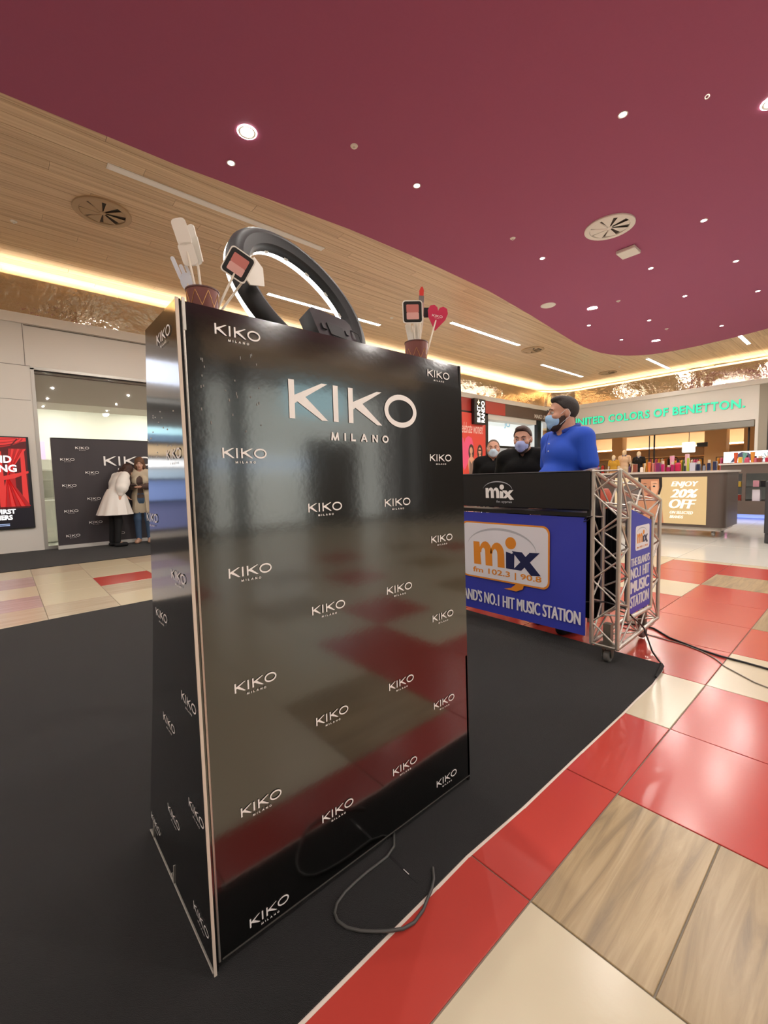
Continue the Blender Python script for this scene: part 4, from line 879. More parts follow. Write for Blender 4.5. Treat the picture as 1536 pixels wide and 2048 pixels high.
ban = tag(cloth(1.182, 2.385, .155, .895, slack, 2.672).build('banner', NAVY, smooth=True, org=(2.675, 1.78, .155)), 'blue vinyl radio banner hanging below the desk between the truss stands', 'banner')
bfr = YZ(2.668)
decal('print_card_border', rrect2d(-2.137, .402, -1.413, .826, .05), ORG, bfr, ban, off=.0005)
decal('print_card', rrect2d(-2.125, .413, -1.425, .815, .045), CWH, bfr, ban, off=.0010)
mixlogo('print_logo', bfr, ban, .55, -1.75, .505, ORG, DNV, ORG, SILV, off=.0016)
decal('print_lettering', fit2d(text2d('fm 102.3 | 90.8', .02), .56, .052), ORG, bfr, ban, off=.0016, at=(-2.03, .432))
decal('print_tail', poly2d([(-1.60, .405), (-1.66, .405), (-1.70, .372), (-1.76, .355), (-1.66, .352), (-1.61, .375)]), ORG, bfr, ban, off=.0010)
decal('print_lettering', fit2d(heavy2d("THE ISLAND'S NO.1 HIT MUSIC STATION", 5, .030, .0), 1.125, .088), CWH, bfr, ban, off=.0010, at=(-2.33, .218))
for y, z in ((1.195, .168), (2.37, .168), (1.195, .88), (2.37, .88)): MB().lathe([(.006, -.002), (.010, -.002), (.010, .002), (.006, .002)], (0, 0, 0), 12).build('eyelet', ALU, ban).matrix_local = Matrix.Translation((2.6675 - 2.675, y - 1.78, z - .155)) @ Matrix.Rotation(R_(90), 4, 'Y')
MB().tube([(2.668, 1.19, .885), (2.66, 1.17, .90), (2.668, 1.145, .905), (2.69, 1.13, .90)], .004, 6).build('tie_cord', BLACKPL, ban)
MB().tube([(2.668, 1.195, .87), (2.662, 1.175, .875), (2.664, 1.15, .90)], .003, 6).build('tie_cord', BLACKPL, ban)
# side banner stretched in the truss opening
sb_ = MB(); op = [(2.845, .285), (2.845, .945), (3.215, .85), (3.215, .285)]
sb_.loft([[(x, .9935, z) for x, z in op], [(x, .9955, z) for x, z in op]])
sban = tag(sb_.build('banner', NAVY, org=(3.03, .994, .285)), 'small blue radio banner stretched inside the right truss frame', 'banner')
sfr_ = XZ(.9935)
decal('print_card', rrect2d(2.935, .675, 3.18, .83, .02), CWH, sfr_, sban, off=.001)
mixlogo('print_logo', sfr_, sban, .19, 3.055, .72, ORG, DNV, ORG, SILV, off=.0016)
decal('print_lettering', fit2d(text2d('fm 102.3 | 90.8', .02), .19, .016), ORG, sfr_, sban, off=.0016, at=(2.96, .684))
for s_, z, h in (("THE ISLAND'S", .585, .052), ('NO.1 HIT', .505, .066), ('MUSIC', .415, .075), ('STATION', .325, .072)): decal('print_lettering', fit2d(heavy2d(s_, 5, .030, .0), .325, h), CWH, sfr_, sban, off=.001, at=(2.865, z))
# black drape behind
dr = MB(); path = [(2.86, 1.46 - .02 * k) for k in range(13)] + [(2.86 + .022 * k, 1.2) for k in range(1, 20)]
nrmw = [.005 * math.sin(k * 1.9) for k in range(len(path))]
P1 = [(x + w * (k < 13), y + w * (k >= 13)) for k, ((x, y), w) in enumerate(zip(path, nrmw))]
dr.loft([[(x, y, z) for x, y in P1] + [(x + .003, y + .003, z) for x, y in reversed(P1)] for z in (.21, .5, .93)])
tag(dr.build('drape', mat('drape_black', '050505', rough=.95, spec=.1), smooth=True, org=(2.95, 1.3, .21)), 'black cloth drape hanging inside the right truss stand', 'drape')
# cables of the booth
CB = mat('cable_black', '0f0f10', rough=.45); CG = mat('cable_pale', '8d867c', rough=.5)
tag(MB().tube([(3.5, 1.3, .007), (3.58, 1.18, .007), (3.573, 1.072, .007), (3.44, .931, .007), (3.39, .83, .007), (3.343, .735, .007), (3.308, .623, .007), (3.296, .499, .007), (3.277, .392, .007), (3.25, .2, .007), (3.2, -.3, .007)], .0065, 8).build('power_cable', CB, smooth=True, org=(3.3, .5, 0)), 'thick black cable running from the truss stand across the red tiles', 'cable')
tag(MB().tube([(3.45, 1.25, .004), (3.44, 1.15, .004), (3.414, 1.08, .004), (3.394, .949, .004), (3.375, .828, .004), (3.325, .722, .004), (3.251, .637, .004), (3.154, .569, .004), (3.085, .487, .004), (3.022, .412, .004), (2.998, .355, .004), (2.9, .1, .004), (2.8, -.4, .004)], .0035, 8).build('power_cable', CG, smooth=True, org=(3.1, .5, 0)), 'thin pale grey cable beside the thick black cable on the tiles', 'cable')
tag(MB().tube([(2.70, 1.22, .36), (2.76, 1.1, .37), (2.80, 1.0, .345), (2.88, .982, .27), (3.0, .985, .21), (3.06, .975, .16), (3.03, .94, .10), (2.98, .90, .05), (2.95, .86, .02), (2.935, .842, .012), (2.92, .838, .009)], .0048, 8).build('power_cable', CB, smooth=True, org=(3, .95, 0)), 'black lead draped over the truss base down to the carpet corner', 'cable')
# orange red chair behind the truss
ch = root('stool', (3.55, 1.62, .0), 'orange red padded chair behind the right truss stand', 'chair')
MB().lathe([(.001, .46), (.19, .46), (.21, .48), (.2, .52), (.001, .53)], (3.55, 1.62, 0), 24).build('seat', mat('orange_seat', 'b8431f', rough=.5), ch, smooth=True)
bkm = MB(); bkm.loft([[(3.55 + .21 * math.cos(a) * s, 1.62 + .21 * math.sin(a) * s, z) for a in [R_(-150 + 12 * k) for k in range(11)]] + [(3.55 + .185 * math.cos(a) * s, 1.62 + .185 * math.sin(a) * s, z) for a in [R_(-30 - 12 * k) for k in range(11)]] for z, s in ((.5, 1.), (.7, 1.08), (.9, 1.12), (1.0, 1.08), (1.04, .98))])
bkm.build('backrest', mat('orange_seat', 'b8431f'), ch, smooth=True)
for a in (45, 135, 225, 315): MB().bar((3.55 + .12 * math.cos(R_(a)), 1.62 + .12 * math.sin(R_(a)), .46), (3.55 + .2 * math.cos(R_(a)), 1.62 + .2 * math.sin(R_(a)), .0015), .012, 8).build('leg', STEEL, ch)

# ================================================================== PERFUME KIOSKS
KB = mat('kiosk_taupe', '5d5048', rough=.42); KT = mat('kiosk_top', 'cfc6bb', rough=.35); GLOW = mat('poster_glow', 'd9c08e', rough=.4, emit=.16)
def rr(x0, y0, x1, y1, r): return rrect2d(x0, y0, x1, y1, r, 6)[0]
k1 = root('perfume_kiosk', (9.8, 2.6, .005), 'rounded taupe kiosk with a lit discount poster, behind the truss stand', 'kiosk')
MB().prism(rr(9.2, 1.74, 10.35, 4.0, .16), lambda u, v, w: (u, v, w), .18, 1.135).build('body', KB, k1, smooth=True)
MB().prism(rr(9.17, 1.71, 10.38, 4.03, .17), lambda u, v, w: (u, v, w), 1.136, 1.172).build('top', KT, k1, smooth=True)
MB().prism(rr(9.25, 1.80, 10.3, 3.95, .14), lambda u, v, w: (u, v, w), .12, .18).build('plinth', KT, k1, smooth=True)
for x, y in ((9.42, 1.93), (9.42, 3.7), (10.1, 1.93), (10.1, 3.7)):
    c_ = MB().bar((x, y, .12), (x, y, .06), .03, 10).build('caster', STEEL, k1)
    w = MB().lathe([(.001, -.02), (.045, -.02), (.052, -.01), (.052, .01), (.045, .02), (.001, .02)], n=16); w.v = [(x + a, y + c, .058 + b) for a, b, c in w.v]; w.build('wheel', mat('chrome_wheel', 'c9c9c9', rough=.2, metal=.8), c_, smooth=True)
lb = MB().box((9.188, 1.995, .225), (9.199, 3.50, 1.07)).build('poster', GLOW, k1); lb['label'] = 'lit poster with white discount lettering and a face'
pf = YZ(9.188)
decal('print_panel', rect2d(-3.5, .225, -2.70, 1.07), mat('poster_cream', 'e3d3ad', rough=.4, emit=.15), pf, lb)
SK_ = mat('print_tan_skin', 'b98160', rough=.5, emit=.25); SKD = mat('print_shadow_skin', '8a5a42', rough=.5, emit=.15); HR_ = mat('print_black_hair', '1d1512', rough=.5); DRS = mat('print_grey_fabric', '6d6560', rough=.5, emit=.1); SKL = mat('print_light_skin', 'd9a582', rough=.5, emit=.25)
at = (-2.88, .70)
decal('print_fabric', poly2d([(-.55, .1), (-.35, .32), (-.1, .05), (.0, -.475), (-.55, -.475)]), DRS, pf, lb, .002, at)
decal('print_shoulder', poly2d([(-.35, -.475), (-.30, -.16), (-.1, .0), (.1, .02), (.2, -.1), (.24, -.475)]), SK_, pf, lb, .0025, at)
decal('print_hair', poly2d([(-.20, .37), (.20, .37), (.205, .2), (.17, .05), (-.16, .05), (-.20, .2)]), HR_, pf, lb, .003, at)
decal('print_face', poly2d([(-.15, .34), (.15, .34), (.16, .18), (.13, .03), (.06, -.08), (-.05, -.08), (-.12, .03), (-.155, .18)]), SK_, pf, lb, .0035, at)
decal('print_cheek', poly2d([(.02, .3), (.13, .3), (.14, .15), (.10, .03), (.03, .06)]), SKL, pf, lb, .004, at)
for sx in (-1, 1):
    decal('print_eye', ell2d(sx * .075, .20, .036, .012), mat('print_eye', 'cdbba8', rough=.5), pf, lb, .0045, at); decal('print_iris', ell2d(sx * .072, .203, .019, .016), HR_, pf, lb, .005, at)
    decal('print_brow', poly2d([(sx * .03, .246), (sx * .09, .262), (sx * .13, .245), (sx * .09, .252)]), HR_, pf, lb, .0045, at)
decal('print_nose', poly2d([(-.012, .20), (.012, .20), (.03, .085), (-.03, .085)]), SKD, pf, lb, .0045, at)
decal('print_lips', ell2d(0, .03, .055, .018), mat('print_lip', '8e4a40', rough=.5), pf, lb, .0045, at)
WG = mat('poster_white', 'fffdf6', rough=.4, emit=.35)
for s_, x, z, w, h in (('ENJOY', -2.535, .875, .42, .115), ('20%', -2.545, .70, .43, .15), ('OFF', -2.56, .505, .42, .165), ('ON SELECTED', -2.545, .405, .36, .05), ('BRANDS', -2.545, .325, .215, .05)):
    decal('print_lettering', fit2d(heavy2d(s_, 5, .026, .0, .28), w, h), WG, pf, lb, .0015, (x, z))
k2 = root('perfume_kiosk', (13.9, 1.6, .005), 'taller taupe kiosk with lit shelf niches, behind the rounded kiosk', 'kiosk')
for a, b in (((13.3, 2.50, .12), (14.3, 2.62, 1.30)), ((13.3, .2, .12), (14.3, .3, 1.30)), ((13.3, .3, 1.085), (14.3, 2.5, 1.30)), ((13.3, .3, .12), (14.3, 2.5, .435)), ((13.3, 2.13, .435), (13.34, 2.20, 1.085)), ((14.2, .3, .435), (14.3, 2.5, 1.085))):
    MB().box(a, b).build('carcass_panel', KB, k2)
MB().box((14.15, .3, .435), (14.19, 2.5, 1.085)).build('niche_back', mat('niche_grey', 'a9a79c', rough=.5, emit=.12), k2)
MB().box((13.27, .15, 1.30), (14.35, 2.66, 1.34)).build('top', KT, k2); MB().box((13.32, .3, .755), (14.15, 2.5, .768)).build('glass_shelf', mat('shelf_dark_glass', '3a3a38', rough=.2), k2)
MB().box((13.31, 2.465, .44), (13.33, 2.49, 1.08)).build('pink_light', mat('pink_edge_glow', (1, .25, .6), emit=2.0), k2)
MB().box((13.33, .3, .03), (14.25, 2.6, .12)).build('plinth', mat('blue_plinth_glow', (.30, .42, 1.0), emit=.45), k2)
hd = MB().box((13.75, -.2, 1.36), (13.8, 2.66, 1.63)).build('header_lightbox', mat('header_glow', (.80, .92, .97), emit=.5), k2)
for a, b in (((13.76, 2.6, 1.34), (13.79, 2.64, 1.37)), ((13.76, .2, 1.34), (13.79, .24, 1.37))): MB().box(a, b).build('header_foot', STEEL, k2)
hf = YZ(13.75)
decal('print_hair', poly2d([(-2.52, 1.365), (-2.42, 1.54), (-2.30, 1.615), (-2.18, 1.59), (-2.08, 1.50), (-2.05, 1.365), (-2.13, 1.40), (-2.2, 1.5), (-2.36, 1.47), (-2.44, 1.38)]), mat('print_blue_black', '454a66', rough=.5), hf, hd)
decal('print_face', ell2d(-2.28, 1.425, .115, .06), mat('print_pale_skin', 'f6e6dc', rough=.5, emit=.3), hf, hd, .002)
decal('print_leaves', join2d(*[stroke2d([(-1.80, 1.40), (-1.80 + .16 * math.cos(R_(a)), 1.40 + .18 * math.sin(R_(a)))], .014) for a in (20, 45, 70, 95, 120, 145, 165)]), mat('print_leaf', '4b7a78', rough=.5), hf, hd)
k3 = tag(MB().box((9.02, .2, .01), (9.8, 1.19, .15)).box((9.0, .2, .15), (9.8, 1.20, .99), .02).build('dark_counter', mat('counter_charcoal', '3a3a3d', rough=.45), org=(9.4, .7, .01)), 'charcoal counter cut off by the right edge of the view', 'counter')

BOT = {}
def bottle(kind, c, x, y, z, h, w, label, group):
    key = (kind, c)
    if key not in BOT:
        m = mat('product_' + c, c, rough=.25, spec=.6)
        if kind == 0: b = MB().lathe([(.001, 0), (.42, 0), (.5, .05), (.5, .6), (.38, .72), (.2, .76), (.001, .76)], n=12); k = MB().lathe([(.001, .76), (.24, .76), (.24, 1), (.001, 1)], n=10)
        elif kind == 1: b = MB().box((-.5, -.3, 0), (.5, .3, .7), .05); k = MB().lathe([(.001, .7), (.26, .7), (.26, 1), (.001, 1)], n=10)
        elif kind == 2: b = MB().lathe([(.001, 0), (.34, 0), (.36, .1), (.55, .98), (.001, .98)], n=12, sy=.7); k = MB().lathe([(.001, .98), (.55, .98), (.55, 1), (.001, 1)], n=10, sy=.7)
        else: b = MB().box((-.5, -.35, 0), (.5, .35, .98)); k = MB().box((-.5, -.35, .98), (.5, .35, 1))
        BOT[key] = (b.mesh('body', m, smooth=kind in (0, 2)), k.mesh('cap', mat('product_cap_' + ('dark' if kind == 0 else 'pale'), '2a2228' if kind == 0 else 'd9cbb4', rough=.3), smooth=False))
    rt = root(['perfume_bottle', 'perfume_bottle', 'gift_cup', 'perfume_box'][kind], (x, y, z), label, 'box' if kind == 3 else 'bottle', group)
    for me, nm in zip(BOT[key], ('body', 'cap')):
        o = inst(nm, me, (x, y, z), rt); o.scale = (w, w, h)
W3 = ['leftmost', 'second', 'third', 'fourth', 'fifth', 'sixth', 'seventh', 'eighth', 'ninth', 'tenth', 'eleventh', 'twelfth', 'thirteenth', 'fourteenth', 'fifteenth', 'sixteenth', 'seventeenth', 'eighteenth', 'nineteenth', 'rightmost']
pr = [(3.317, 0, '4a3350', .17, .05, 'plum'), (3.217, 3, '8a4a38', .16, .085, 'brown'), (3.101, 0, 'efe4d4', .13, .06, 'ivory'), (3.054, 2, 'c9632e', .20, .075, 'orange'), (2.965, 2, 'd9733a', .18, .07, 'light orange'), (2.90, 2, 'cf7f7a', .17, .065, 'salmon pink'), (2.809, 3, '7c2a5e', .17, .085, 'purple'), (2.736, 1, 'b51a63', .2, .075, 'magenta'), (2.662, 2, 'e6a3bd', .30, .10, 'tall pale pink'), (2.64, 1, '9d1650', .12, .10, 'dark rose'), (2.576, 1, 'a8185a', .18, .085, 'berry'), (2.495, 0, 'c01f4e', .21, .10, 'crimson'), (2.418, 3, 'e9b8c2', .32, .075, 'tall blush'), (2.385, 1, '33353a', .14, .05, 'charcoal'), (2.335, 3, 'b7c04a', .24, .05, 'lime green'), (2.258, 3, 'c9c9d6', .15, .12, 'lilac grey'), (2.176, 1, '1e2342', .17, .09, 'dark navy'), (2.094, 0, '8b8f9c', .12, .05, 'silver'), (2.023, 1, '20264c', .19, .075, 'ink blue'), (1.936, 3, '2b3050', .16, .075, 'blue black')]
for k, (y, kd, c, h, w, nm) in enumerate(pr):
    xo = 9.42 if k not in (8, 12, 3) else 9.68
    bottle(kd, c, xo, y, 1.1725, h, w, f'{nm} perfume {"box" if kd == 3 else "cup" if kd == 2 else "bottle"} on the rounded kiosk top', 'perfumes on the rounded kiosk')
for y, kd, c, h, w, nm in ((2.355, 2, 'd0562f', .25, .11, 'orange red'), (2.265, 3, 'd8b03c', .14, .10, 'yellow'), (2.185, 2, '6fa79c', .24, .12, 'teal'), (2.15, 0, 'c4556f', .17, .12, 'rose'), (2.04, 2, 'd98f35', .25, .12, 'amber'), (1.985, 0, 'c46a7a', .15, .08, 'dusty pink'), (1.90, 1, '8d3a30', .15, .14, 'brick red'), (1.775, 1, 'b02a40', .15, .12, 'ruby')):
    bottle(kd, c, 13.42, y, 1.3405, h, w, f'{nm} bath product on top of the taller kiosk', 'products on the taller kiosk')
for y, z, kd, c, h, w, nm in ((2.40, .7685, 3, 'b9b8a6', .12, .10, 'pale grey box in the upper left niche'), (2.29, .7685, 3, 'c9a83c', .13, .14, 'yellow box in the upper left niche'), (2.41, .4355, 1, 'a8323a', .14, .12, 'red bottle in the lower left niche'), (2.28, .4355, 3, '8a3026', .14, .14, 'brick box in the lower left niche'), (1.96, .7685, 3, 'c88f9b', .15, .16, 'pink gift box in the upper right niche'), (1.84, .7685, 3, '1d1a1e', .15, .12, 'black box in the upper right niche'), (1.95, .4355, 3, 'd9d2da', .27, .20, 'white gift box with a dark print, lower right niche')):
    bottle(kd, c, 13.5, y, z, h, w, nm, 'products in the kiosk niches')

# ================================================================== DIGITAL POSTER AND PRINTED BACKDROP
scr = root('digital_poster', (-.3, 10.15, .43), 'lit digital poster with red curtains on the white shop wall', 'screen')
MB().box((-1.05, 10.14, .43), (.435, 10.199, 2.065), .006).build('casing', BLACKPL, scr)
disp = MB().box((-1.03, 10.136, .45), (.415, 10.1395, 2.045)).build('display', mat('screen_dark', '17141c', rough=.3, emit=.6), scr)
df = XZ(10.136)
def E_(n, c, e=1.0): return mat(n, c, rough=.4, emit=e)
CR, CD, CB_ = E_('curtain_red', 'a81a1f', .40), E_('curtain_dark', '560a10', .3), E_('curtain_bright', 'cf3230', .5)
decal('curtain_print', poly2d([(-1.03, .80), (.38, .80), (.40, 2.045), (-1.03, 2.045)]), CD, df, disp, .001)
for k in range(9):
    x = -.95 + .155 * k
    decal('curtain_print', poly2d([(x, .85 + .0 * k), (x + .085, .85), (x + .07, 1.8), (x + .015, 1.8)]), CR if k % 2 else CB_, df, disp, .0015)
for k in range(6):      # tied right-hand drape: folds gathered at a knot and flaring below
    a = k / 5; decal('curtain_print', poly2d([(.10 + .02 * a, 1.36 + .01 * k), (.12 + .02 * a, 1.38 + .01 * k), (.19 + .20 * a, 1.85), (.15 + .19 * a, 1.85)]), CB_ if k % 2 else CR, df, disp, .002)
    decal('curtain_print', poly2d([(.09 + .015 * a, 1.33), (.105 + .015 * a, 1.35), (.0 + .335 * a + .06, .83), (.0 + .335 * a - .02, .83)]), CR if k % 2 else CB_, df, disp, .002)
decal('curtain_print', poly2d([(.05, 1.30), (.20, 1.33), (.40, 1.42), (.40, 1.46), (.16, 1.40), (.05, 1.37)]), CB_, df, disp, .0025)
for k in range(5):      # swagged pelmet
    decal('curtain_print', ring2d(-.30, 2.04, .66 - .02 * k, .20 - .038 * k, .022, 30, 182, 358), CB_ if k % 2 else CR, df, disp, .003)
decal('curtain_print', poly2d([(-1.03, 1.93), (-.6, 1.88), (.0, 1.90), (.40, 1.985), (.40, 2.045), (-1.03, 2.045)]), CB_, df, disp, .0028)
for k in range(4): decal('curtain_print', stroke2d([(-.9 + .33 * k * 1.1 + .03 * q, 1.905 + .040 * q) for q in range(4)], .02), CD, df, disp, .0034)
decal('bottle_print', rrect2d(-.36, .80, -.065, 1.10, .03), E_('bottle_pink', 'e8b3bb', .9), df, disp, .004)
decal('bottle_print', rrect2d(-.24, 1.10, -.115, 1.40, .02), E_('cap_blue', '6f8fa8', .8), df, disp, .004)
decal('bottle_print', rect2d(-.13, .80, -.07, 1.08), E_('bottle_shine', 'ffe9ea', 1.0), df, disp, .0045)
SW = E_('screen_white', 'ffffff', .8)
decal('lettering', fit2d(text2d('GRAND', .03), .56, .13), SW, df, disp, .005, (-.38, 1.60)); decal('lettering', fit2d(text2d('OPENING', .03), .72, .13), SW, df, disp, .005, (-.48, 1.44))
decal('lettering', fit2d(text2d('FOR THE FIRST', .04), .70, .085), SW, df, disp, .005, (-.52, .705)); decal('lettering', fit2d(text2d('CUSTOMERS', .04), .56, .085), SW, df, disp, .005, (-.43, .60))
for z in (.52, .495): decal('lettering', rect2d(-.6, z, .085, z + .012), E_('screen_blue', '9fb6e0', .8), df, disp, .005)

BKD = mat('backdrop_charcoal', '3a3438', rough=.55, sheen=.1)
bd = root('backdrop', (2.2, 9.98, 0), 'dark printed fabric backdrop with white wordmarks in front of the shop glass', 'backdrop')
clb = cloth(0, 1, 0, 1, lambda u, v: .010 * math.exp(-((u - .06) / .03) ** 2) + .008 * math.exp(-((u - .16) / .04) ** 2) + .006 * math.sin(u * 19) * (.3 + .7 * v), 0, 60, 10)
clb.v = [(.735 + 2.9 * y, 9.965 + x, .075 + 1.965 * z) for x, y, z in clb.v]
clb.f = [tuple(reversed(f)) for f in clb.f]
MB_ = clb.build('fabric', BKD, bd, smooth=True)
MB().box((.73, 9.95, .008), (3.64, 10.02, .075)).build('base_bar', mat('base_bar_silver', 'cfccc6', rough=.35), bd)
for x in (.745, 3.62): MB().bar((x, 9.985, .075), (x, 9.985, 2.05), .012, 8).build('pole', ALU, bd)
MB().bar((.735, 9.985, 2.045), (3.63, 9.985, 2.045), .012, 8).build('top_bar', BLACKPL, bd)
bf = XZ(9.942)
bs = wordmark(.215)
for x, zs in ((.965, (1.661, 1.181, .706, .246)), (1.335, (1.418, .922, .468)), (1.205, (1.878,)), (1.70, (.22,)), (2.07, (1.2, .7)), (2.45, (1.0, .23))):
    for z in zs: decal('logo', bs, WHITEPRINT, bf, MB_, off=.004 if z != 1.878 else .006, at=(x, z))
decal('logo', wordmark(.84), WHITEPRINT, bf, MB_, off=.005, at=(1.955, 1.64), label='largest wordmark on the backdrop')

# ================================================================== PEOPLE
def person(name, label, base, heading, h=.010, H=1.75, skin=SKIN, lean=0., side=0., arms=None, head=(0, 0, 0), hoff=(0, 0, 0), girth=1., belly=0., female=False, step=0., hair='short', hairm=None, beard=None, maskm=None,
           top=None, top_kind='polo', trousers=None, shoes=None, vest=None, seam_m=None):
    s = H / 1.75; c, sn = math.cos(heading), math.sin(heading); B = np.array(base, float)
    def tw(p): return np.array([B[0] + c * p[0] - sn * p[1], B[1] + sn * p[0] + c * p[1], B[2] + p[2]])
    hip = np.array([0, 0, .95]) * s; cl, sl_ = math.cos(lean), math.sin(lean); cs, ss = math.cos(side), math.sin(side)
    def up(p):                       # lean the upper body about the hips
        q = np.array(p, float) * s - hip; y, z = q[1] * cl + q[2] * sl_, -q[1] * sl_ + q[2] * cl; x, z = q[0] * cs + z * ss, -q[0] * ss + z * cs
        return tw(np.array([x, y, z]) + hip)
    lo_ = lambda p: tw(np.array(p, float) * s)
    Ru = np.array([tw((1, 0, 0)) - B, tw((0, 1, 0)) - B, (0, 0, 1)]).T
    Lm = np.array([[cs, 0, ss], [0, 1, 0], [-ss, 0, cs]]) @ np.array([[1, 0, 0], [0, cl, sl_], [0, -sl_, cl]])
    RT = Ru @ Lm
    sw = (.185 if not female else .155) * (1 + (girth - 1) * .5); cd = girth
    A = {}
    for sd, nm in ((1, 'R'), (-1, 'L')):
        a = (arms or {}).get(nm)
        A[nm] = [up((sd * sw, -.01, 1.43))] + ([up(q) for q in a] if a else [up((sd * (sw + .055), -.03, 1.14)), up((sd * (sw + .065), .05, .90))])
    nb = up((0, -.015, 1.47)); hc = up(np.array((0, .025, 1.635 if female else 1.622)) + np.array(hoff))
    yw, pt, rl = head; Ry = np.array([[math.cos(yw), -math.sin(yw), 0], [math.sin(yw), math.cos(yw), 0], [0, 0, 1]]); Rx = np.array([[1, 0, 0], [0, math.cos(pt), -math.sin(pt)], [0, math.sin(pt), math.cos(pt)]]); Rz = np.array([[math.cos(rl), 0, math.sin(rl)], [0, 1, 0], [-math.sin(rl), 0, math.cos(rl)]])
    RH = Ru @ Ry @ Rx @ Rz; hs = s if not female else s * .96
    hp_ = lambda p: hc + RH @ (np.array(p, float) * hs)
    hx = .095 if not female else .085
    legs = []
    for sd in (1, -1):
        st_ = step * sd
        legs.append([lo_((sd * hx, 0, .92)), lo_((sd * (hx + .012), .03 + st_ * .5, .50)), lo_((sd * (hx + .018), -.015 + st_, .085)), lo_((sd * (hx + .035), .13 + st_, .040))])
    pts = np.array([q for l in legs for q in l] + [hp_((0, 0, .13)), hp_((0, .13, 0)), hp_((0, -.12, 0)), hp_((.1, 0, 0)), hp_((-.1, 0, 0))] + [q for v in A.values() for q in v])
    lo, hi = pts.min(0) - .17, pts.max(0) + .17; lo[2] = B[2] - .03
    # ---- torso ellipsoids shared by body and clothes
    def torso(F, g, k=.06, belly_=belly):
        e = lambda p, r, kk=k: F.ell(up(p), np.array(r) * s + g, RT, kk)
        fw = .9 if female else 1.
        e((0, -.005, .95), (.165 * cd, .12 * cd, .12)); e((0, .0, 1.10), (.150 * cd * fw * (.9 if female else 1), .108 * cd, .13)); e((0, .0, 1.29), (.165 * cd * fw, .115 * cd, .15))
        if female: e((.065, .085, 1.28), (.062, .055, .065), .03); e((-.065, .085, 1.28), (.062, .055, .065), .03)
        else: e((0, .03, 1.33), (.15 * cd, .10 * cd, .09))
        if belly_: e((0, .055 + belly_ * .5, 1.09), (.145 * cd, .10 + belly_, .15))
        F.cap(up((sw - .03, -.015, 1.425)), up((-sw + .03, -.015, 1.425)), .058 * s + g, k=.05)
        F.cap(up((.05, -.02, 1.46)), up((sw - .02, -.01, 1.43)), .05 * s + g, .055 * s + g, k=.04); F.cap(up((-.05, -.02, 1.46)), up((-sw + .02, -.01, 1.43)), .05 * s + g, .055 * s + g, k=.04)
    F = Field(lo, hi, h); torso(F, 0)
    ft = .88 if female else 1.
    for nm in 'RL':
        S_, E_2, W_ = A[nm]; F.cap(S_, E_2, .054 * s * ft * (1 + (girth - 1) * .4), .041 * s * ft, k=.035); F.cap(E_2, W_, .041 * s * ft, .027 * s * ft, k=.02)
        d = (W_ - E_2) / np.linalg.norm(W_ - E_2); sd = 1 if nm == 'R' else -1
        fwd = RT @ np.array([0, 1, 0]); rgt = RT @ np.array([sd, 0, 0]); f1 = fwd - d * (fwd @ d); f1 = f1 / (np.linalg.norm(f1) + 1e-6); n1 = np.cross(d, f1)
        pm = W_ + d * .055 * s
        F.cap(W_, pm + d * .02, .026 * s * ft, .028 * s * ft, k=.012); F.cap(pm - f1 * .022 * s, pm + f1 * .022 * s, .017 * s, k=.015)
        for q, ln in zip((-1.5, -.5, .5, 1.5), (.062, .078, .082, .072)):      # four fingers, slightly curled
            b = pm + f1 * q * .0155 * s + d * .028 * s; m_ = b + d * ln * .5 * s; F.cap(b, m_, .0092 * s, .0085 * s, k=.004); F.cap(m_, m_ + (d * .85 - rgt * .45) * ln * .5 * s, .0085 * s, .0075 * s, k=.004)
        tb = W_ + d * .02 * s + f1 * .02 * s; F.cap(tb, tb + (f1 * .75 + d * .7) * .042 * s, .0115 * s, .0095 * s, k=.008); F.cap(tb + (f1 * .75 + d * .7) * .042 * s, tb + (f1 * .75 + d * .7) * .042 * s + d * .03 * s, .0095 * s, .008 * s, k=.004)
    for l in legs:
        F.cap(l[0], l[1], .088 * s * cd * ft, .055 * s, k=.05); F.cap(l[1], l[2], .054 * s, .036 * s, k=.03); F.cap(l[2], l[3], .036 * s, .028 * s, k=.02)
    F.cap(nb, hp_((0, -.02, -.06)), (.060 if female else .068) * s * ft, (.054 if female else .061) * s * ft, k=.03)
    def cranium(F, g, k=.02): F.ell(hp_((0, -.014, .032)), np.array((.077, .097, .090)) * hs + g, RH, k)
    def jaw(F, g, k=.035): F.ell(hp_((0, .026, -.045)), np.array((.060, .070, .080)) * hs + g, RH, k); F.ell(hp_((0, .070, -.095)), np.array((.028, .024, .022)) * hs + g, RH, .03)
    cranium(F, 0); jaw(F, 0)
    F.ell(hp_((0, .078, .030)), np.array((.048, .016, .012)) * hs, RH, .012)
    F.cap(hp_((0, .092, .012)), hp_((0, .114, -.028)), .010 * hs, .0155 * hs, k=.010); F.ell(hp_((0, .088, -.062)), np.array((.026, .012, .012)) * hs, RH, .008)
    for sd in (1, -1):
        F.ell(hp_((sd * .034, .092, .008)), np.array((.019, .014, .012)) * hs, RH, .006, 's'); F.ell(hp_((sd * .079, -.012, -.008)), np.array((.009, .021, .033)) * hs, RH, .008); F.ell(hp_((sd * .045, .062, -.022)), np.array((.025, .025, .02)) * hs, RH, .02)
    body = F.mb().build(name, skin, smooth=True, org=tuple(base)); tag(body, label, 'person')
    P_ = lambda mbq, nm, m, lb=None: (lambda o: (o.__setitem__('label', lb) if lb else None, o)[1])(mbq.build(nm, m, body, smooth=True))
    # ---- face
    ew = mat('eye_white', 'c9c0b7', rough=.25); ei = mat('eye_iris', '2c2019', rough=.15)
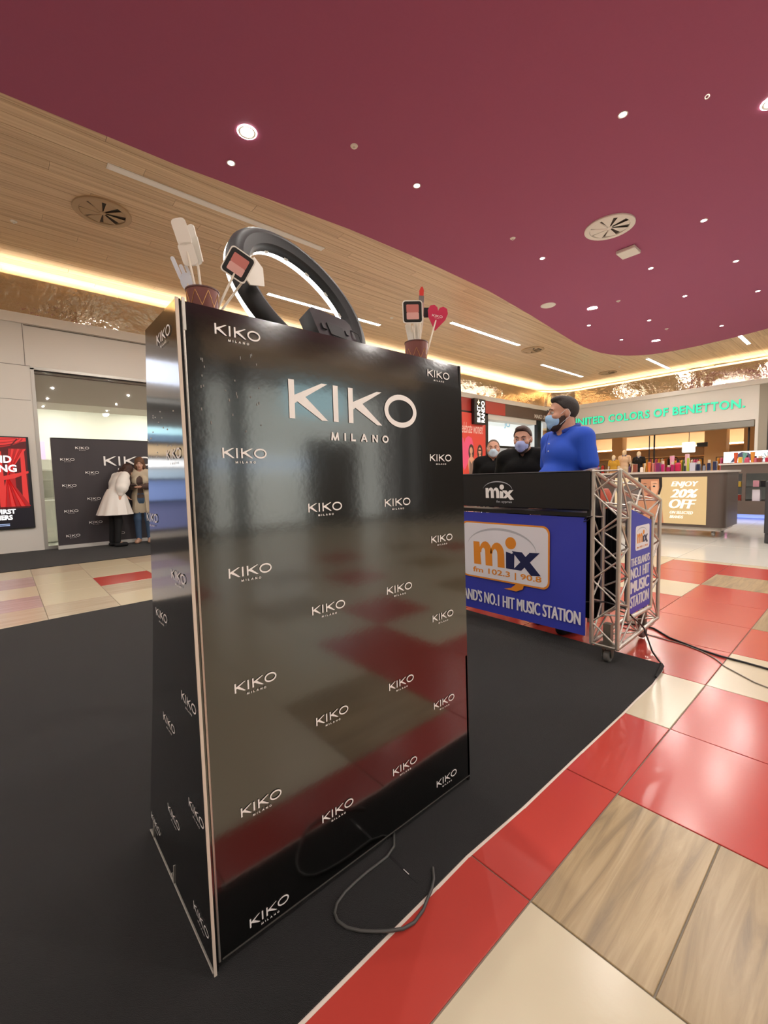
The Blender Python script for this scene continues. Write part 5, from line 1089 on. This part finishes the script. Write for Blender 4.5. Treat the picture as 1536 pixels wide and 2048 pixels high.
    for sd in (1, -1):
        q = MB().ball(hp_((sd * .033, .080, .008)), .0115 * hs, 12, 8); P_(q, 'eye', ew); P_(MB().ball(hp_((sd * .033, .0875, .008)), .0062 * hs, 10, 6), 'iris', ei)
        P_(MB().tube([hp_((sd * .014, .0985, .030)), hp_((sd * .033, .0975, .037)), hp_((sd * .053, .083, .031))], [.003, .0042, .002], 6), 'eyebrow', hairm)
        P_(MB().tube([hp_((sd * .020, .0905, .013)), hp_((sd * .033, .0925, .0185)), hp_((sd * .046, .085, .013))], [.002, .0026, .002], 6), 'eyelid', skin)
    if not maskm: P_(MB().tube([hp_((-.024, .096, -.064)), hp_((0, .102, -.063)), hp_((.024, .096, -.064))], [.003, .006, .003], 6), 'lips', mat('lips_rose', 'a5574f', rough=.5))
    hh = h * .75 if h < .012 else h * .8
    hl, hh_ = hc - .20, hc + .20
    G = Field(hl, hh_, hh)
    if hair in ('short', 'thin'):
        cranium(G, .005 if hair == 'thin' else .007, 0.); G.cut(hp_((0, .06 if hair == 'short' else .045, .088)), RH @ np.array([0, .80, -.62])); 
        G.ell(hp_((0, .095, -.03)), np.array((.075, .06, .10)) * hs, RH, 0, 's')
        for sd in (1, -1): G.ell(hp_((sd * .085, .012, -.012)), np.array((.030, .040, .040)) * hs, RH, 0, 's')
        if hair == 'short': G.ell(hp_((0, .030, .105)), np.array((.056, .050, .024)) * hs, RH, .02)
    elif hair == 'bob':
        cranium(G, .018, 0.)
        for sd in (1, -1):
            for k, (dx, dy, dz) in enumerate(((.075, -.01, -.03), (.085, -.03, -.07), (.07, -.06, -.10), (.08, .02, -.06))): G.ell(hp_((sd * dx, dy, dz)), np.array((.03, .04, .055)) * hs, RH, .012)
        for k in range(5): G.ell(hp_((.05 * (k - 2) * .7, -.085, -.05 - .02 * (k % 2))), np.array((.035, .035, .07)) * hs, RH, .012)
        G.ell(hp_((0, .10, -.035)), np.array((.058, .065, .095)) * hs, RH, 0, 's')
    q = P_(G.mb(), 'hair', hairm)
    if beard:
        G = Field(hl, hh_, hh); jaw(G, .006, .02); G.ell(hp_((.052, .01, -.03)), np.array((.018, .025, .05)) * hs, RH, .01); G.ell(hp_((-.052, .01, -.03)), np.array((.018, .025, .05)) * hs, RH, .01); G.cut(hp_((0, .0, -.015)), RH @ np.array([0, .25, 1.])); G.cut(hp_((0, -.02, 0)), RH @ np.array([0, -1, .25]))
        P_(G.mb(), 'beard', beard)
    if maskm:
        G = Field(hl, hh_, hh * .8); G.ell(hp_((0, .044, -.05)), np.array((.064, .068, .066)) * hs, RH, 0.); G.ell(hp_((0, .105, -.032)), np.array((.020, .022, .028)) * hs, RH, .03); G.ell(hp_((0, .085, -.085)), np.array((.032, .026, .03)) * hs, RH, .02)
        G.cut(hp_((0, .028, -.05)), RH @ np.array([0, -1, 0])); G.cut(hp_((0, .08, -.006)), RH @ np.array([0, -.12, 1]))
        mk = P_(G.mb(), 'face_mask', maskm)
        for k in range(3): P_(MB().tube([hp_((-.052, .076, -.03 - .02 * k)), hp_((-.03, .107 - .001 * k, -.036 - .02 * k)), hp_((0, .1225 - .003 * k, -.038 - .02 * k)), hp_((.03, .107 - .001 * k, -.036 - .02 * k)), hp_((.052, .076, -.03 - .02 * k))], .0016, 5), 'mask_pleat', maskm)
        for sd in (1, -1): P_(MB().tube([hp_((sd * .060, .045, -.02)), hp_((sd * .080, .0, .016)), hp_((sd * .086, -.014, .022)), hp_((sd * .087, -.03, -.01)), hp_((sd * .08, -.022, -.035)), hp_((sd * .062, .040, -.085))], .0016, 5), 'ear_loop', mat('mask_white', 'e9edf0', rough=.6))
    # ---- clothes
    if top:
        G = Field(lo, hi, h); torso(G, .013)
        for nm in 'RL':
            S_, E_2, W_ = A[nm]
            if top_kind == 'polo': e2 = S_ + (E_2 - S_) * .62; G.cap(S_, e2, .066 * s * (1 + (girth - 1) * .5), .064 * s * (1 + (girth - 1) * .5), k=.03)
            elif top_kind in ('jacket', 'shirt'):
                g_ = .024 if top_kind == 'jacket' else .016; G.cap(S_, E_2, .054 * s * ft + g_, .045 * s * ft + g_, k=.03); e2 = E_2 + (W_ - E_2) * .97; G.cap(E_2, e2, .045 * s * ft + g_, .034 * s * ft + g_, k=.02)
                for t in (.25, .6): q = E_2 + (W_ - E_2) * t; G.ell(q, (.047 + g_ * .6,) * 3, None, .03)
            elif top_kind == 'sleeveless': pass
        if top_kind == 'jacket':
            torso(G, .026); 
            for sd in (1, -1): G.cap(up((sd * .045, .055, 1.455)), up((sd * .075, -.04, 1.50)), .024, .028, k=.02)
            G.cap(up((-.07, -.05, 1.50)), up((.07, -.05, 1.50)), .026, k=.02)
        zb = {'polo': .86, 'jacket': .80, 'shirt': .80, 'sleeveless': .90}[top_kind]
        G.cut(up((0, 0, zb)), RT @ np.array([0, 0, -1.]))
        G.cap(up((0, -.01, 1.42)), up((0, .01, 1.62)), .058 * s, .075 * s, k=0., op='s')
        if top_kind in ('polo', 'jacket'): G.ell(up((0, .10, 1.50)), np.array((.022, .07, .045)) * s, RT, 0, 's')
        tp_ = P_(G.mb(), {'polo': 'polo_shirt', 'jacket': 'jacket', 'shirt': 'shirt', 'sleeveless': 'top'}[top_kind], top)
        if top_kind == 'polo':
            ring = [up((.080 * math.sin(a), -.012 + .080 * math.cos(a), 1.508 + .028 * (-math.cos(a)))) for a in [R_(28 + 304 * k / 18) for k in range(19)]]
            mq = MB().tube(ring, [.012] + [.019] * 17 + [.012], 8); o = mq.build('collar', mat('polo_collar', '163c9c', rough=.75), tp_, smooth=True)
            MB().tube([up((.012, .128 + belly * .15, 1.47)), up((.014, .147 + belly * .2, 1.40)), up((.014, .150 + belly * .3, 1.33))], .0022, 5).build('placket', mat('polo_collar', '163c9c'), tp_)
            for k in range(2): MB().ball(up((.0, .135 + .004 * k + belly * .2, 1.40 - .055 * k)), .006, 8, 6).build('button', mat('button_white', 'e8e8ee', rough=.3), tp_)
            for nm in 'RL':
                S_, E_2, W_ = A[nm]; d = (E_2 - S_) / np.linalg.norm(E_2 - S_); e2 = S_ + (E_2 - S_) * .62 + d * .052; u = np.cross(d, [.3, .8, .1]); u /= np.linalg.norm(u); v = np.cross(d, u); rr_ = .062 * (1 + (girth - 1) * .5) * s
                MB().tube([e2 + (u * math.cos(2 * math.pi * k / 20) + v * math.sin(2 * math.pi * k / 20)) * rr_ for k in range(21)], .0022, 5).build('sleeve_piping', mat('piping_pale', '9fb4e6', rough=.6), tp_)
        if top_kind == 'jacket':
            MB().tube([up((.0, .150 + .02 * (girth - 1), .95)), up((.0, .158, 1.15)), up((.0, .166, 1.33)), up((.01, .115, 1.45))], .003, 6).build('zip', mat('zip_dark', '2f2f33', rough=.3, metal=.6), tp_)
    if vest:
        G = Field(lo, hi, h); torso(G, .026); G.cut(up((0, 0, .62)), RT @ np.array([0, 0, -1.]));
        G.cap(up((0, 0, .98)), up((0, 0, .66)), .165 * s, .19 * s, k=.05); G.cut(up((0, 0, .62)), RT @ np.array([0, 0, -1.]))
        G.cap(up((0, .16, .55)), up((0, .16, 1.40)), .095, .05, k=0, op='s'); G.cap(up((0, -.01, 1.42)), up((0, .01, 1.62)), .065 * s, .09 * s, k=0., op='s')
        P_(G.mb(), 'vest', vest)
    if trousers:
        G = Field(lo, hi, h)
        for p, r in (((0, -.005, .93), (.165 * cd, .12 * cd, .115)), ((0, 0, 1.03), (.15 * cd, .108 * cd, .09))): G.ell(lo_(p), np.array(r) * s + .011, Ru, .05)
        for l in legs: G.cap(l[0], l[1], .088 * s * cd * ft + .010, .055 * s + .013, k=.05); G.cap(l[1], l[2] + np.array([0, 0, .02]), .055 * s + .013, .040 * s + .012, k=.03)
        G.cut((B[0], B[1], B[2] + 1.04 * s), (0, 0, 1)); P_(G.mb(), 'trousers', trousers)
    if shoes:
        for l in legs:
            G = Field(np.minimum(l[2], l[3]) - .12, np.maximum(l[2], l[3]) + .12, min(h, .01)); G.cap(l[2] - np.array([0, 0, .03]), l[3], .045, .038, k=.02); G.cap(l[2] + (l[2] - l[3]) * .25 - np.array([0, 0, .045]), l[3] + np.array([0, 0, -.005]), .034, .036, k=.02); G.cut((0, 0, B[2] + .004), (0, 0, -1)); P_(G.mb(), 'shoe', shoes)
    return body, dict(up=up, lo=lo_, A=A, hp=hp_, RT=RT, Ru=Ru, hc=hc, s=s, tw=tw)
HB = mat('hair_dark_brown', '241a16', rough=.6, bump=.5, bscale=260); HB2 = mat('hair_brown', '3f2a20', rough=.6, bump=.5, bscale=260); HBL = mat('hair_light_brown', '6b4a33', rough=.55, bump=.5, bscale=200); BRD = mat('beard_dark', '3b2a23', rough=.8); HG = mat('hair_cropped', '6a5a50', rough=.8)
POLO = mat('polo_royal_blue', '1d4fc4', rough=.75, bump=.15, bscale=300); BJ = mat('jacket_black', '050505', rough=.7, spec=.15, bump=.3, bscale=25); MKB = mat('mask_light_blue', '9cc4ec', rough=.65); MKL = mat('mask_lilac_blue', 'a9b6e6', rough=.65); MKP = mat('mask_pale', 'bcd3e2', rough=.65)
DEN = mat('denim_dark', '23283a', rough=.8); DEN2 = mat('denim_blue', '4a627f', rough=.8, var=.15, vscale=8); BLK = mat('cloth_black', '0f0f11', rough=.8)
HD = R_(90)
person('person', 'man in a royal blue polo shirt and blue mask, looking aside behind the radio desk', (3.17, 1.562, .001), R_(66), .009, 1.735, SKIN, arms=None, head=(-.42, -.05, 0), girth=1.0, belly=.05, hair='short', hairm=HB, beard=BRD, maskm=MKB, top=POLO, top_kind='polo', trousers=DEN, shoes=BLK)
person('person', 'bearded man in a black jacket and lilac mask, looking down behind the radio desk', (3.56, 2.12, .001), HD + .30, .010, 1.60, SKIN, lean=.10, head=(.0, -.16, 0), hoff=(0, .02, 0), girth=1.05, hair='short', hairm=HB2, beard=BRD, maskm=MKL, top=BJ, top_kind='jacket', trousers=DEN, shoes=BLK, arms={'R': [(.25, .02, 1.16), (.20, .27, 1.06)], 'L': [(-.25, .02, 1.16), (-.18, .27, 1.06)]})
person('person', 'man with cropped hair and pale mask in a black jacket, farthest left behind desk', (4.66, 3.22, .001), HD + .55, .012, 1.62, SKIN, head=(.05, -.02, 0), hair='thin', hairm=HG, maskm=MKP, top=BJ, top_kind='jacket', trousers=DEN, shoes=BLK)
person('person', 'dark-haired passer-by half hidden between the two men in black jackets', (8.1, 5.22, .001), R_(-60), .016, 1.72, SKIN, hair='bob', hairm=HB, top=BLK, top_kind='shirt', trousers=BLK, shoes=BLK, female=True)
# woman in a white dress, bending to look at a phone
hd = R_(-118)
WD = mat('dress_white', 'efece6', rough=.7)
wb1, Q = person('person', 'woman in a white puff-sleeved dress bending over, black tights, dark wavy hair', (1.57, 9.50, .010), R_(-72), .014, 1.66, SKIN2, lean=.42, side=-.05, head=(.1, -.55, .15), hoff=(0, .05, -.03), female=True, hair='bob', hairm=mat('hair_chestnut', '3a2119', rough=.5, bump=.5, bscale=120), top=WD, top_kind='sleeveless', trousers=BLK, shoes=BLK,
                arms={'R': [(.23, -.02, 1.16), (.22, .02, .90)], 'L': [(-.22, .08, 1.2), (-.10, .24, 1.12)]})
sk = MB(); n = 48
for t in range(9):
    f = t / 8; rg = []
    for k in range(n):
        a = 2 * math.pi * k / n; r = .172 + .135 * f ** .8; r *= 1 + .055 * f * math.sin(a * 11 + .6 * math.sin(a * 3))
        p = Q['up']((r * 1.1 * math.cos(a), r * .95 * math.sin(a) + .02, 1.10)) * (1 - f) + Q['lo']((r * 1.1 * math.cos(a), r * math.sin(a) + .03, .64)) * f
        rg.append(tuple(p))
    if t == 0: sk_r = [rg]
    else: sk_r.append(rg)
sk.loft(sk_r, cap=True); sk.build('dress_skirt', WD, wb1, smooth=True)
for nm in 'RL':
    S_, E_, W_ = Q['A'][nm]; G = Field(np.min([S_, E_, W_], 0) - .2, np.max([S_, E_, W_], 0) + .2, .013)
    G.cap(S_, E_, .085, .105, k=.03); G.ell(S_ + (E_ - S_) * .55, (.115, .115, .13), None, .03); G.cap(E_, E_ + (W_ - E_) * .45, .10, .05, k=.03); G.mb().build('puff_sleeve', WD, wb1, smooth=True)
wb2, Q2 = person('person', 'woman in a cream sleeveless vest and jeans holding a phone before the dark backdrop', (2.10, 9.69, .010), R_(158), .014, 1.68, SKIN2, head=(.1, -.25, 0), female=True, hair='bob', hairm=HBL, top=mat('knit_brown', '5c4a44', rough=.8), top_kind='shirt', trousers=DEN2, shoes=mat('heels_nude', 'c99f86', rough=.4), vest=mat('vest_cream', 'cdbfa6', rough=.75),
                 arms={'R': [(.21, .02, 1.17), (.06, .24, 1.16)], 'L': [(-.21, .02, 1.17), (-.05, .26, 1.16)]})
ph = np.mean([Q2['A']['R'][2], Q2['A']['L'][2]], 0) + np.array([-.07, .02, .03])
tag(MB().box(tuple(ph - (.04, .075, .005)), tuple(ph + (.04, .075, .005)), .004).build('phone', BLACKPL, org=tuple(ph)), 'dark phone held by the woman in the cream vest', 'phone')
person('person', 'person in a pale blue shirt and cream trousers, mostly hidden by the gloss stand', (2.30, 9.08, .010), R_(100), .014, 1.70, SKIN2, female=True, hair='bob', hairm=HBL, top=mat('shirt_pale_blue', 'c4cfdc', rough=.7), top_kind='shirt', trousers=mat('trousers_cream', 'd3c6ae', rough=.75), shoes=mat('heels_nude', 'c99f86'), head=(0, -.1, 0))

# ---- shop mannequins
MQ = mat('mannequin_white', 'efe2cc', rough=.5)
pod = tag(MB().box((20.9, 6.6, .006), (22.2, 8.8, .38), .02).build('display_podium', mat('podium_white', 'd9cdb8', rough=.5), org=(21.5, 7.7, 0)), 'low pale podium under the boutique mannequins', 'podium')
def mannequin(x, y, H, tm, lm, label):
    b, q = person('mannequin', label, (x, y, .382), HD, .02, H, MQ, hair='none', hairm=MQ, top=tm, top_kind='polo', trousers=lm)
    b['category'] = 'mannequin'
    for o in list(b.children):
        if o.name.split('.')[0] in ('eye', 'iris', 'eyebrow', 'eyelid', 'lips', 'hair'): bpy.data.objects.remove(o)
mannequin(21.15, 8.13, 1.62, mat('tee_yellow', 'd9a83c', rough=.8), mat('skirt_stripe', 'd8a77a', rough=.8), 'pale mannequin in a yellow top, leftmost in the boutique')
mannequin(21.85, 7.93, 1.86, mat('tee_white_orange', 'e8cdb4', rough=.8), mat('mannequin_cream_trousers', 'e0d2b9', rough=.8), 'tall pale mannequin in white, middle of the boutique trio')
mannequin(21.5, 7.20, 1.74, BLK, BLK, 'pale mannequin in a black t-shirt, rightmost of the boutique trio')
